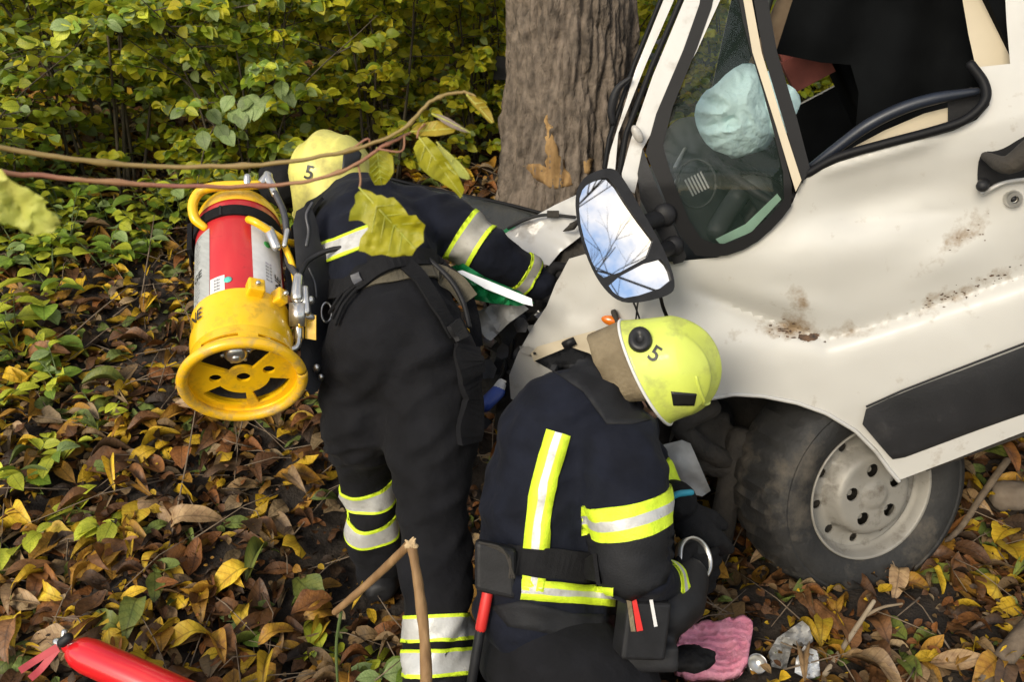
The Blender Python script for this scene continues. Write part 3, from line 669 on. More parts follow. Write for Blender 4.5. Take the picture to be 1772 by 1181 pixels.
# ------------------------------------------------------------------ the van
VQ = P(1550, 822, 2.56); va = math.radians(12); VN = Vector((-math.sin(va), -math.cos(va), 0.0)); V = plane_map(VQ, VN)
VB = (V(1772, 600)-V(1480, 715)).normalized()          # rearwards along the body
VC = VN.cross(VB); VC = VC if VC.z > 0 else -VC         # up in body axes
van = root('van', V(1490, 1010), 'white van crashed nose-down against the trunk, front torn open', 'van')
def gauss(x, y, cx, cy, sx, sy, rot=0):
    c, s = math.cos(rot), math.sin(rot); dx, dy = x-cx, y-cy; u = (dx*c+dy*s)/sx; v = (-dx*s+dy*c)/sy; return math.exp(-u*u-v*v)
def crease_y(x): return float(np.interp(x, [1180, 1300, 1430, 1560, 1772, 2000, 2400], [500, 545, 588, 550, 478, 390, 250]))
def door_w(x, y):
    w = 0.0; dy = y-crease_y(x); f = sstep(1150, 1300, x)
    w += f*(-.038*math.exp(-abs(dy)/58) if dy < 0 else -.038*math.exp(-dy/15))       # sharp-edged long dent
    w += -.026*gauss(x, y, 1250, 545, 90, 40, .2)+.012*gauss(x, y, 1330, 520, 90, 22, .15)
    w += -.024*gauss(x, y, 1520, 345, 150, 38, -.25)-.014*gauss(x, y, 1690, 370, 60, 70)
    w += .018*gauss(x, y, 1440, 440, 120, 50, -.2)+.012*gauss(x, y, 1640, 450, 70, 30, -.4)
    d2 = (y-(505+.42*(x-1215)))*.92; w += -.022*math.exp(-abs(d2)/26)*sstep(1170, 1240, x)*(1-sstep(1330, 1420, x))
    d3 = (y-(392-.12*(x-1420)))*.98; w += -.014*(math.exp(-abs(d3)/40))*sstep(1400, 1500, x)*(1-sstep(1600, 1720, x))
    belt = 300-.27*(x-1400)
    w += -.00030*max(0, belt-y)
    w += -.00013*max(0, y-(700-.39*(x-1480)))              # lower body tucks under
    w += .030*math.exp(-((y-(272-.29*(x-1500)))/18)**2)*sstep(1380, 1450, x)*(1-sstep(1580, 1660, x))*.6   # rolled shoulder below the opening
    w += .002*fbm(x*.012, y*.012, 2)
    return w
def door_dirt(x, y):
    d = .17*gauss(x, y, 1385, 520, 28, 22, .6)+.15*gauss(x, y, 1670, 405, 55, 20, -.6)+.18*gauss(x, y, 1650, 510, 90, 16, -.38)+.2*gauss(x, y, 1370, 572, 60, 22)+.13*gauss(x, y, 1480, 578, 40, 16, -.2)
    d *= 1.7
    d += .14*gauss(x, y, 1700, 790, 300, 30, -.37)+.04*gauss(x, y, 1560, 400, 200, 60)
    return d
ARCH = [(1555, 832), (1538, 812), (1515, 780), (1480, 745), (1430, 715), (1380, 697), (1320, 685), (1270, 682), (1225, 690)]
door_ol = [(1132, 455), (1175, 452), (1240, 446), (1295, 428), (1340, 392), (1372, 350), (1386, 316), (1404, 302), (1450, 281), (1500, 265), (1550, 252), (1600, 240), (1650, 226), (1690, 207), (1712, 182), (1716, 155), (1706, 132), (1692, 116),
           (1748, 110), (1742, 40), (1736, -70), (1880, -110), (2010, -150), (2010, 655), (1900, 698), (1772, 748), (1650, 796)]+ARCH+[(1213, 690), (1150, 530)]
door = panel('door', door_ol, [], V, M_['paint'], van, door_w, 8, .02, dirt=door_dirt)
chips = []
for cx, cy, sx, sy, rot, n_, big in ((1372, 574, 40, 12, .12, 46, .75), (1396, 583, 22, 5, .2, 9, 2.0), (1650, 512, 80, 10, -.38, 44, .55), (1672, 408, 35, 12, -.6, 12, .5), (1720, 482, 50, 7, -.4, 16, .7)):
    for _ in range(n_):
        u, v = random.gauss(0, sx*.6), random.gauss(0, sy*.7); x = cx+u*math.cos(rot)-v*math.sin(rot); y = cy+u*math.sin(rot)+v*math.cos(rot); r_ = random.uniform(.8, 3.4)*big; k = random.randint(5, 7)
        ring = [(x+r_*random.uniform(.5, 1.5)*math.cos(6.283*i/k)*1.6, y+r_*random.uniform(.5, 1.3)*math.sin(6.283*i/k)*.8) for i in range(k)]
        chips.append(([V(a, b, door_w(a, b)+.0012) for a, b in ring], [tuple(range(k))]))
setp(obj('paint_chips', *join(chips), mat('bare_rusty_metal', (.03, .022, .018), .8, scale=60, col2=(.16, .09, .05)), door, False), kind='stuff')
# load-area side behind the door, with roof and tail
side_ol = [(2018, -150), (2900, -420), (2900, 330), (2600, 440), (2018, 652)]
panel('side_panel', side_ol, [], V, M_['paint2'], van, lambda x, y: -.00030*max(0, 140-y-.27*(x-2018)), 40, .02)
arch_lip = []
for i in range(60):
    t = i/59; x = np.interp(t, np.linspace(0, 1, len(ARCH)), [p[0] for p in ARCH]); y = np.interp(t, np.linspace(0, 1, len(ARCH)), [p[1] for p in ARCH]); arch_lip.append(V(x, y+1, door_w(x, y)+.001))
obj('arch_lip', *tube(arch_lip, .006, 6), M_['paint2'], van)
# door moulding strip (sits proud on the door)
panel('moulding', round_poly([(1478, 718), (1560, 680), (1700, 628), (1850, 570), (2000, 512), (2000, 632), (1850, 690), (1700, 742), (1620, 772), (1548, 799), (1535, 786)], 1), [], V, M_['strip'], door, lambda x, y: door_w(x, y)+.016-.000004*(y-(755-.39*(x-1480)))**2*.6, 10, .016)
obj('moulding_edge', *tube([V(x, y, door_w(x, y)+.008) for x, y in [(1500, 704), (1560, 677), (1650, 642), (1772, 595), (1990, 510)]], .003, 6), M_['blackp'], door)
# handle recess and torn lock at the rear of the door
rec = round_poly([(1695, 262), (1730, 262), (1772, 235), (1800, 225), (1800, 305), (1730, 312), (1706, 328), (1697, 330), (1690, 310)], 2)
panel('handle_recess', rec, [], V, M_['blackp'], door, lambda x, y: door_w(x, y)+.007, 9, .012)
obj('door_handle', *tube(spline([V(1705, 270, .03), V(1745, 285, .075), V(1800, 250, .09), V(1860, 225, .06)], 5), [.010, .022, .03, .02], 12), M_['grime'], door)
obj('hinge_knob', *tube([V(1702, 318, .0), V(1700, 322, .035)], .014, 12), M_['blackp'], door)
sharp(obj('lock_ring', *lathe([(.004, .004), (.008, .004), (.009, .014), (.017, .014), (.020, .004), (.020, -.02)], lambda ph, r, h: V(1753, 344, door_w(1753, 344)+.006)+VB*math.cos(ph)*r+VC*math.sin(ph)*r+VN*h, 24), M_['steel'], door))
obj('lock_core', *tube([V(1753, 344, door_w(1753, 344)-.01), V(1753, 344, door_w(1753, 344)+.012)], .008, 12), M_['blackp'], door)
obj('recess_lip', *tube(spline([V(1700, 335, .004), V(1740, 316, .012), V(1800, 308, .014)], 5), .005, 8), M_['paint2'], door)
# front fender, bent outwards
def fend_w(x, y): return -.035*sstep(1040, 900, x)+.015*fbm(x*.01, y*.01)-.02*gauss(x, y, 1000, 520, 60, 60)-.00022*max(0, 455-y)
panel('front_fender', [(1126, 458), (1060, 462), (1012, 440), (985, 448), (962, 490), (946, 530), (922, 566), (897, 610), (881, 650), (884, 690), (930, 720), (1100, 740), (1206, 693), (1144, 532)], [], V, M_['paint'], van, fend_w, 12, .012, dirt=lambda x, y: .05*gauss(x, y, 900, 640, 40, 60))
panel('fender_flange', [(918, 612), (930, 600), (965, 590), (1000, 580), (1030, 572), (1040, 585), (1035, 640), (985, 610), (945, 618), (925, 628)], [], V, M_['cream'], van, lambda x, y: fend_w(x, y)+.03, 9, .008)
obj('flange_clip', *box(V(985, 594, .02), VB*.018, VC*.01, VN*.008), M_['blackp'], van)
obj('rivet', *tube([V(925, 612, .0), V(925, 612, .006)], .004, 8), M_['blackp'], van)
lens = V(1060, 556, .012)
obj('turn_signal', *ellip(lens, ((VB*.024-VC*.02), VC*.012+VB*.008, VN*.012), 16, 10), M_['orange'], van)
obj('signal_clip', *tube([V(1062, 540, .01), V(1070, 566, .02)], .008, 8), M_['grime'], van)
# pillar, windscreen edge
def pil_w(x, y): return -.00034*max(0, 320-y)
panel('a_pillar', [(1168, -90), (1290, -90), (1246, 0), (1205, 90), (1113, 256), (1106, 300), (1098, 335), (1078, 322), (1076, 300), (1092, 240), (1130, 130), (1184, 0)], [], V, M_['paint2'], van, lambda x, y: pil_w(x, y)+.01, 10, .05)
panel('windscreen_edge', [(1178, -90), (1166, 0), (1118, 110), (1070, 230), (1064, 300), (1050, 296), (1056, 262), (1100, 120), (1148, 0), (1164, -90)], [], V, M_['paint2'], van, lambda x, y: pil_w(x, y)-.01, 9, .03)
obj('windscreen_seal', *tube([V(x, y, pil_w(x, y)+.0) for x, y in [(1186, -80), (1178, 0), (1128, 115), (1084, 230), (1072, 300)]], .007, 8), M_['rubber'], van)
obj('windscreen_seal', *tube([V(x, y, pil_w(x, y)-.02) for x, y in [(1152, -40), (1143, 0), (1098, 110), (1054, 240), (1046, 290)]], .006, 8), M_['rubber'], van)
obj('pillar_dimple', *ellip(V(1103, 232, .012), (VB*.012, VC*.024, VN*.010)), M_['paint2'], van)
obj('wiper_loop', *tube(spline([V(1090, 135, -.05), V(1068, 155, -.05), V(1058, 190, -.05), V(1060, 212, -.05)], 5), [.005, .012, .008], 8), M_['blackp'], van)
# quarter window: frame and glass are parts of the door
GL = [(1242, -40), (1228, 30), (1143, 236), (1160, 300), (1203, 408), (1245, 426), (1290, 410), (1335, 372), (1364, 336), (1330, 190), (1290, 60), (1272, -40)]
FRM = [(1222, -60), (1206, 30), (1112, 252), (1132, 300), (1190, 440), (1245, 447), (1300, 428), (1346, 388), (1377, 346), (1350, 240), (1308, 60), (1290, -60)]
def fr_w(x, y): return -.00034*max(0, 320-y)+.012
GL, FRM = round_poly(GL, 1), round_poly(FRM, 1)
panel('window_frame', FRM, [GL], V, M_['rubber'], door, fr_w, 9, .03)
panel('lowered_glass_edge', [(1238, 414), (1290, 388), (1345, 335), (1352, 345), (1300, 402), (1248, 424)], [], V, mat('green_glass_edge', (.30, .48, .36), .3), door, lambda x, y: -.03, 8, .004)
panel('quarter_glass', GL, [], V, M_['glass'], door, lambda x, y: fr_w(x, y)-.016, 30, .004)
panel('mirror_base', [(1112, 256), (1130, 306), (1188, 444), (1182, 454), (1166, 458), (1108, 345), (1103, 300)], [], V, M_['blackp'], door, lambda x, y: fr_w(x, y)+.006, 10, .03)
panel('pillar_trim', [(1276, -60), (1290, -60), (1318, 90), (1354, 210), (1387, 312), (1377, 332), (1342, 215), (1302, 90)], [], V, M_['cream'], door, lambda x, y: fr_w(x, y)+.012, 9, .03)
panel('window_channel', [(1294, -60), (1318, -60), (1345, 90), (1378, 200), (1402, 292), (1388, 318), (1356, 210), (1320, 90)], [], V, M_['rubber'], door, lambda x, y: fr_w(x, y)+.004, 9, .03)
# lower seal, sagging seal strip and inner skin of the door
obj('belt_seal', *tube(spline([V(1398, 300, -.0), V(1450, 272, .012), V(1530, 249, .015), V(1620, 225, .015), V(1672, 206, .015), V(1704, 175, .01), V(1703, 145, -.005), V(1680, 112, -.02)], 8), .011, 10), M_['rubber'], door)
obj('sagging_seal', *tube(spline([V(1400, 290, -.04), V(1440, 262, -.03), V(1500, 218, -.02), V(1560, 188, -.02), V(1620, 170, -.02), V(1690, 158, -.02)], 8), [.008, .013, .015, .015, .014, .009], 12), M_['pipe'], door)
panel('inner_skin', [(1410, 292), (1480, 268), (1660, 216), (1690, 190), (1680, 178), (1640, 186), (1600, 196), (1530, 226), (1470, 258)], [], V, M_['cream'], door, lambda x, y: -.05, 10, .01)
panel('inner_skin', [(1640, 212), (1690, 190), (1700, 160), (1680, 150), (1640, 176)], [], V, M_['blackp'], door, lambda x, y: -.045, 10, .01)
panel('b_pillar', [(1652, -80), (1775, -80), (1778, 0), (1782, 112), (1690, 122), (1676, 60)], [], V, M_['cream'], van, lambda x, y: fr_w(x, y)-.03, 10, .05)
# roof, far side, floor, bulkhead close the cab
def boxv(name, px, py, w0, w1, du, dv, m, parent=van):
    c = V(px, py, 0); return obj(name, *box(c+VN*((w0+w1)/2), VB*du, VC*dv, VN*(abs(w1-w0)/2)), m, parent, smooth=False)
rf = V(1700, -150, -.1)
obj('roof', *box(rf+VN*-.86+VB*1.05+VC*.30, VB*1.45, VC*.03, VN*.90), M_['paint2'], van, False)
obj('header_rail', *tube([V(1300, -210, -.16), V(1300, -210, -.16)-VN*1.55], .05, 10), M_['paint2'], van)
boxv('floor', 2200, 600, -.05, -1.75, .8, .03, M_['grime'])
boxv('bulkhead', 1885, 330, -.08, -1.72, .02, .85, M_['interior'])
boxv('tail_panel', 2895, 0, -.02, -1.75, .02, .62, M_['paint2'])
FAR = plane_map(VQ+VN*-1.76, VN)
c0 = VQ+VN*-1.76
def fc(u, v, w): return c0+VB*u+VC*v+VN*w
panel('far_side', [(-.35, -.05), (2.6, -.05), (2.6, 1.5), (.35, 1.5), (-.25, .75)], [[(.05, .78), (.42, 1.38), (1.0, 1.38), (1.0, .78)]], lambda x, y, w: fc(x, y, w), M_['paint2'], van, None, .12, .03)
panel('far_lining', [(-.35, -.05), (2.6, -.05), (2.6, 1.5), (.35, 1.5), (-.25, .75)], [[(.05, .78), (.42, 1.38), (1.0, 1.38), (1.0, .78)]], lambda x, y, w: fc(x, y, w+.04), M_['interior'], van, None, .12, .02)
# dashboard, wheel, seats
dash = fuse([tube([V(1180, 350, -.36), V(1180, 350, -.36)-VN*1.25], .13, 14), tube([V(1240, 410, -.34), V(1240, 410, -.34)-VN*1.25], .10, 14), tube([V(1200, 410, -.34), V(1200, 410, -.34)-VN*1.25], .11, 12)], .03, 3)
obj('dashboard', *dash, M_['dash'], van)
for i in range(6): obj('vent_slat', *box(V(1206, 318, -.17)+VB*(i-2.5)*.009, VB*.0022, VC*.024, VN*.006), M_['plate'], van, False)
for k in range(3): obj('dash_trim', *tube([V(1168, 290+k*30, -.2), V(1180, 284+k*30, -.2)-VN*.3], .006, 6), M_['plate'], van)
obj('vent_rim', *tube([V(1205+34*math.cos(t), 318+42*math.sin(t), -.17) for t in np.linspace(0, 6.283, 28)], .004, 6, cap=False), M_['dash'], van)
sw = V(1330, 330, -.36); sa = (VB*.85+VC*.5).normalized(); sb = VN; scv = sa.cross(sb)
obj('steering_wheel', *tube([sw+(scv*math.cos(t)+sb*math.sin(t))*.19 for t in np.linspace(0, 6.283, 40)], .014, 10, cap=False), M_['blackp'], van)
obj('steering_hub', *join([ellip(sw, (scv*.06, sb*.06, sa*.03)), tube([sw-sa*.02, sw-sa*.25], .03, 10)]), M_['blackp'], van)
def crump(p, f, amp):
    q = (p+Vector((mnoise.noise(p*5), mnoise.noise(p*5+Vector((9, 0, 0))), mnoise.noise(p*5+Vector((0, 9, 0)))))*.05)*f
    d = mnoise.voronoi(q)[0]; return amp*(min(.7, d[1]-d[0])-.25)
def airb(c, r, name):
    q = fuse([ellip(c, (VB*r[0], VC*r[1], VN*r[2]))]+[ball(c+Vector((random.uniform(-1, 1), random.uniform(-1, 1), random.uniform(-1, 1)))*r[0]*.6, r[0]*.5) for _ in range(4)], .0075, 2,
             lambda p: crump(p, 6.5, .045)+crump(p+Vector((3, 1, 2)), 15, .013)-.006)
    obj(name, *q, M_['airbag'], van)
def ridge2(x, y, f, seed): return 1-2*abs(mnoise.noise(Vector((x*f+.9*mnoise.noise(Vector((x*f*.6, y*f*.6, seed))), y*f+.9*mnoise.noise(Vector((y*f*.6, x*f*.6, seed+4))), seed))))
def air_w(cx, cy, rx, ry, w0, d):
    return lambda x, y: w0+d*max(0, 1-((x-cx)/rx)**2-((y-cy)/ry)**2)**.5+.014*ridge2(x, y, .016, cx)+.007*ridge2(x, y, .04, cx+2)+.003*ridge2(x, y, .09, cx+5)
panel('airbag', round_poly([(1200, 190), (1218, 158), (1235, 150), (1262, 122), (1292, 106), (1322, 118), (1335, 150), (1345, 200), (1335, 255), (1300, 266), (1268, 276), (1258, 268), (1228, 258), (1206, 225)], 1), [], V, M_['airbag'], van, air_w(1270, 195, 78, 90, -.36, .12), 4, .10)
panel('airbag', round_poly([(1318, 130), (1345, 112), (1352, 128), (1345, 142), (1372, 148), (1388, 172), (1380, 195), (1366, 216), (1358, 240), (1325, 235)], 1), [], V, M_['airbag'], van, air_w(1345, 180, 50, 65, -.36, .08), 4, .08)
panel('cab_curtain', [(1400, -90), (1342, 92), (1420, 108), (1472, 112), (1486, 160), (1480, 230), (1440, 310), (1560, 330), (1720, 300), (1705, -90)], [], V, M_['interior'], van, lambda x, y: -.26+.02*math.sin(x*.045+.01*y)+.012*fbm(x*.01, y*.01), 16, .01)
boxv('package', 1430, 132, -.42, -.55, .058, .045, M_['redpack']); boxv('package', 1398, 125, -.44, -.52, .02, .045, M_['redpack'])
seat = fuse([box(V(1560, 260, -.62), VB*.08, VC*.38, VN*.22), box(V(1470, 420, -.62), VB*.24, VC*.07, VN*.24), ellip(V(1590, 20, -.6), (VB*.06, VC*.1, VN*.13))], .03, 4); obj('seat', *seat, M_['interior'], van)
obj('inner_plank', *box((V(1330, 85, -.5)+V(1395, -60, -.5))*.5, (V(1395, -60, -.5)-V(1330, 85, -.5))*.6, VB*.055, VN*.012), M_['plank'], van, False)
obj('grab_rail', *tube([V(1318, 45, -.45), V(1345, -50, -.45)], .012, 8), M_['dash'], van)
obj('console', *tube(spline([V(1240, 400, -.2), V(1270, 350, -.3), V(1300, 320, -.3), V(1330, 360, -.3)], 5), .03, 10), M_['dash'], van)
# wing mirror
vdir = rdir(1080, 410).normalized(); tgt = Vector((.40, -.70, .54)).normalized(); MN = (tgt-vdir).normalized(); MQ = V(1080, 410, .17); MM = plane_map(MQ, MN)
HO = round_poly([(999, 350), (1010, 316), (1036, 301), (1062, 296), (1078, 312), (1110, 368), (1148, 435), (1166, 492), (1150, 508), (1088, 521), (1058, 508), (1030, 470), (1008, 410)], 2)
HO = [(1082+(x-1082)*1.07, 409+(y-409)*1.06) for x, y in HO]
G1 = round_poly([(1001, 350), (1010, 322), (1036, 308), (1056, 308), (1092, 366), (1143, 433), (1050, 484), (1030, 470), (1006, 400)], 1)
G2 = round_poly([(1050, 490), (1138, 444), (1156, 462), (1164, 492), (1086, 518), (1064, 510)], 1)
mir = panel('wing_mirror', HO, [G1, G2], MM, M_['blackp'], van, lambda x, y: .012, 7, .03)
def back_w(x, y): return -.012-.10*max(0, 1-((x-1080)/100)**2-((y-410)/120)**2)**.5
Vb, Fb, qb = panel2(HO, [], MM, lambda x, y: -.008, 9, .0)
nb = len(qb); Vb = Vb[:nb]+[MM(x, y, back_w(x, y)) for x, y in qb]
obj('housing', Vb, Fb, M_['blackp'], mir)
panel('mirror_pane', G1, [], MM, M_['mirror'], mir, lambda x, y: .004, 40, .004, smooth=False)
panel('mirror_pane', G2, [], MM, M_['mirror'], mir, lambda x, y: .004, 40, .004, smooth=False)
obj('mirror_arm', *tube([V(1152, 375, .0), MM(1105, 390, -.05)], .022, 12), M_['blackp'], mir); obj('mirror_arm', *tube([V(1168, 425, .0), MM(1130, 440, -.05)], .02, 12), M_['blackp'], mir)
obj('knob', *ellip(V(1150, 372, .02), (VB*.03, VC*.03, VN*.02)), M_['blackp'], mir); obj('knob', *ellip(V(1166, 425, .02), (VB*.026, VC*.026, VN*.02)), M_['blackp'], mir)
for x0, x1 in ((1090, 1108), (1106, 1100)): obj('cable', *tube(spline([MM(x0, 512, -.01), V((x0+x1)/2, 530, .06), V(x1, 556, .02)], 4), .0025, 6), M_['blackp'], mir)
# bonnet: pale crumpled sheet pushed against the trunk
HQ = P(940, 400, 2.95); HM = plane_map(HQ, Vector((-.25, -.72, .65)))
panel('bonnet', [(868, 408), (905, 385), (960, 355), (1000, 336), (1030, 318), (1045, 330), (1010, 372), (1004, 410), (970, 436), (950, 460), (926, 452), (895, 432)], [], HM, M_['paint2'], van, lambda x, y: .02*fbm(x*.02, y*.02, 5)+.00012*(x-940)*0, 9, .006)
panel('bonnet_lining', [(938, 470), (960, 440), (1000, 405), (1016, 380), (1024, 420), (1010, 445), (990, 450), (965, 490), (945, 530), (925, 545), (930, 500)], [], HM, M_['grime'], van, lambda x, y: -.03+.03*fbm(x*.03, y*.03, 7), 9, .03)
obj('bonnet_cable', *tube(spline([HM(880, 395, .015), HM(910, 380, .03), HM(945, 372, .03), HM(995, 376, .02)], 5), .005, 8), M_['blackp'], van)
obj('bonnet_clip', *box(HM(957, 371, .03), RT*.018, UP*.010, FW*.01), M_['grime'], van, False)
obj('torn_edge', *tube(spline([HM(975, 400, .02), HM(990, 392, .05), HM(1003, 380, .02)], 4), [.002, .012, .004], 6), M_['grime'], van)
# windscreen that came off, dark and crazed, lying towards the trunk
WQ = P(830, 345, 3.15); WM = plane_map(WQ, Vector((.05, -.55, .83)))
panel('windscreen', [(640, 300), (700, 318), (780, 335), (868, 352), (905, 360), (935, 372), (905, 386), (868, 406), (820, 420), (700, 400), (640, 380)], [], WM, M_['shield'], van, lambda x, y: .02*math.sin((x-640)/90)+.004*fbm(x*.05, y*.05), 12, .006)
obj('windscreen_rubber', *tube(spline([WM(640, 298, .01), WM(700, 316, .015), WM(790, 336, .015), WM(870, 352, .01), WM(940, 370, .01)], 6), .006, 8), M_['rubber'], van)
# wheel, steered outwards
WC = P(1504, 852, 2.70); WNn = Vector((.30, -1, .14)).normalized(); WX = Vector((1, 0, 0)); WX = (WX-WNn*WX.dot(WNn)).normalized(); WY = WNn.cross(WX); WY = WY if WY.z > 0 else -WY
def wf_(ph, r, h): return WC+(WX*math.cos(ph)+WY*math.sin(ph))*r+WNn*h
def make_wheel(fr, nm='wheel'):
    w = bpy.data.objects.new(nm, None); COL.objects.link(w); w.parent = van; w.matrix_parent_inverse = Matrix.Translation(-Vector(van.location)); w.location = fr(0, 0, 0); w.empty_display_size = .05
    tp = [(.195, -.02), (.197, .010), (.210, .022), (.245, .034), (.275, .034), (.280, .030), (.286, .032), (.305, .022), (.318, .004), (.326, -.02), (.329, -.075), (.329, -.13), (.322, -.18), (.305, -.205), (.26, -.21), (.21, -.19)]
    V_, F_ = lathe(tp, fr, 120); n = 120
    for j in range(8, 14):                              # tread blocks
        for k in range(n):
            g = 1 if (k+j*2) % 5 < 4 else 0
            if j in (10, 11): g = g if k % 3 else 0
            if not g: V_[j*n+k] = V_[j*n+k]-(V_[j*n+k]-fr(0, 0, tp[j][1])).normalized()*.012
    sharp(obj('tyre', V_, F_, M_['tyre'], w), 40)
    rp = [(.214, -.19), (.206, -.14), (.206, .004), (.214, .012), (.211, .018), (.204, .012), (.198, -.012), (.192, -.022), (.186, -.028)]
    hp = [(.187, -.030), (.176, -.032), (.146, -.030), (.140, -.026), (.132, .010), (.126, .020), (.116, .024), (.060, .025), (.042, .025), (.037, .033), (.0, .035)]
    fr0 = fr; fr = lambda ph, r, h: fr0(ph, r*.925, h)
    obj('rim', *lathe(rp, fr, 72), M_['rim'], w)
    holes = []
    for i in range(10):
        a = 2*math.pi*(i+.35)/10
        holes.append([(.161*math.cos(a)+.0150*math.cos(t), .161*math.sin(a)+.0150*math.sin(t)) for t in np.linspace(0, 2*math.pi, 11)[:-1]])
    for i in range(5):
        a = 2*math.pi*i/5+.5
        holes.append([(.080*math.cos(a)+.0215*math.cos(t), .080*math.sin(a)+.0215*math.sin(t)) for t in np.linspace(0, 2*math.pi, 13)[:-1]])
    hr = [h[0] for h in hp][::-1]; hh = [h[1] for h in hp][::-1]
    def mp(x, y, ww):
        r = math.hypot(x, y); return fr(math.atan2(y, x), r, float(np.interp(r, hr, hh))+ww)
    Vd, Fd, _ = panel2([(.187*math.cos(t), .187*math.sin(t)) for t in np.linspace(0, 2*math.pi, 73)[:-1]], holes, mp, None, .0115, .006)
    sharp(obj('disc', Vd, Fd, M_['rim'], w), 50)
    for i in range(5):
        a = 2*math.pi*i/5+.5
        def lf(ph, r, h, a=a): return fr(a, .078, h)+(fr(0, 1, 0)-fr(0, 0, 0))*math.cos(ph)*r+(fr(math.pi/2, 1, 0)-fr(0, 0, 0))*math.sin(ph)*r
        obj('lug_nut', *lathe([(.0, .008), (.009, .007), (.0105, .002), (.011, -.012), (.026, -.014)], lf, 12), M_['rim'], w, False)
    obj('drum', *lathe([(0, -.05), (.17, -.05), (.18, -.16), (0, -.17)], fr, 24), M_['grime'], w)
    return w
make_wheel(wf_)
rc = V(2450, 520, -.08)
make_wheel(lambda ph, r, h: rc+(VB*math.cos(ph)+VC*math.sin(ph))*r+VN*h)
# wheel-house, bumper remains, engine bay clutter
wl = []
for i in range(13):
    t = i/12*math.pi
    wl.append((math.cos(t)*.44, math.sin(t)*.40))
wc0 = V(1420, 850, 0)
Vl, Fl = [], []
for k, w in enumerate((-.03, -.35)):
    for u, v in wl: Vl.append(wc0+VB*u+VC*v+VN*w)
m = len(wl); Fl = [(i, i+1, m+i+1, m+i) for i in range(m-1)]+[tuple(range(m, 2*m))]
obj('wheel_arch_liner', Vl, Fl, M_['grime'], van)
ts = [tube(spline([V(1230, 705, -.06), V(1180, 740, -.03), V(1240, 790, -.1), V(1290, 800, -.2)], 5), .03, 8), tube([V(1280, 760, -.15), V(1240, 960, -.1)], .04, 8)]
obj('suspension_arm', *join(ts), M_['grime'], van)
eng = fuse([box(P(930, 600, 3.05), RT*.12, UP*.16, FW*.12), box(P(1040, 560, 3.1), RT*.2, UP*.16, FW*.2), ball(P(880, 560, 3.0), .10), ball(P(870, 660, 2.95), .09), box(P(1150, 760, 2.95), RT*.2, UP*.1, FW*.15)], .025, 2, lambda p: .04*fbm(p.x*9, p.y*9, p.z*9))
obj('engine_remains', *eng, M_['grime'], van)
for i in range(16):
    x, y = random.uniform(835, 930), random.uniform(560, 720); p = P(x, y, 2.75+random.uniform(0, .2)); q = p+Vector((random.uniform(-.12, .12), random.uniform(-.08, .08), random.uniform(-.14, .14)))
    obj('cable', *tube(spline([p, p.lerp(q, .5)+Vector((.03, -.03, .03)), q], 4), random.uniform(.003, .008), 6), random.choice([M_['blackp'], M_['hyd'], M_['grime']]), van)
for i in range(18):
    cx, cy = random.uniform(835, 945), random.uniform(545, 735); k = random.randint(4, 7); r_ = random.uniform(7, 20)
    pg = [(cx+r_*random.uniform(.5, 1.3)*math.cos(6.283*q/k), cy+r_*random.uniform(.5, 1.3)*math.sin(6.283*q/k)) for q in range(k)]
    panel('shard', pg, [], plane_map(P(cx, cy, random.uniform(2.62, 2.9)), Vector((random.uniform(-.7, .5), -1, random.uniform(-.3, .9)))), random.choice([M_['blackp'], M_['dash'], M_['clear'], M_['hyd'], M_['steel'], M_['paint2']]), van, lambda x, y: .012*fbm(x*.05, y*.05, i), 8, .005)
panel('bumper_shard', [(905, 560), (880, 600), (862, 650), (850, 640), (870, 590), (850, 575), (890, 545), (925, 540)], [], plane_map(P(880, 600, 2.72), Vector((-.4, -.8, .3))), M_['blackp'], van, lambda x, y: .02*fbm(x*.03, y*.03), 9, .006)
panel('bumper_shard', [(860, 690), (880, 655), (884, 700), (872, 760), (855, 740)], [], plane_map(P(870, 700, 2.62), Vector((-.6, -.8, .1))), M_['blackp'], van, lambda x, y: .02*fbm(x*.03, y*.03), 9, .006)

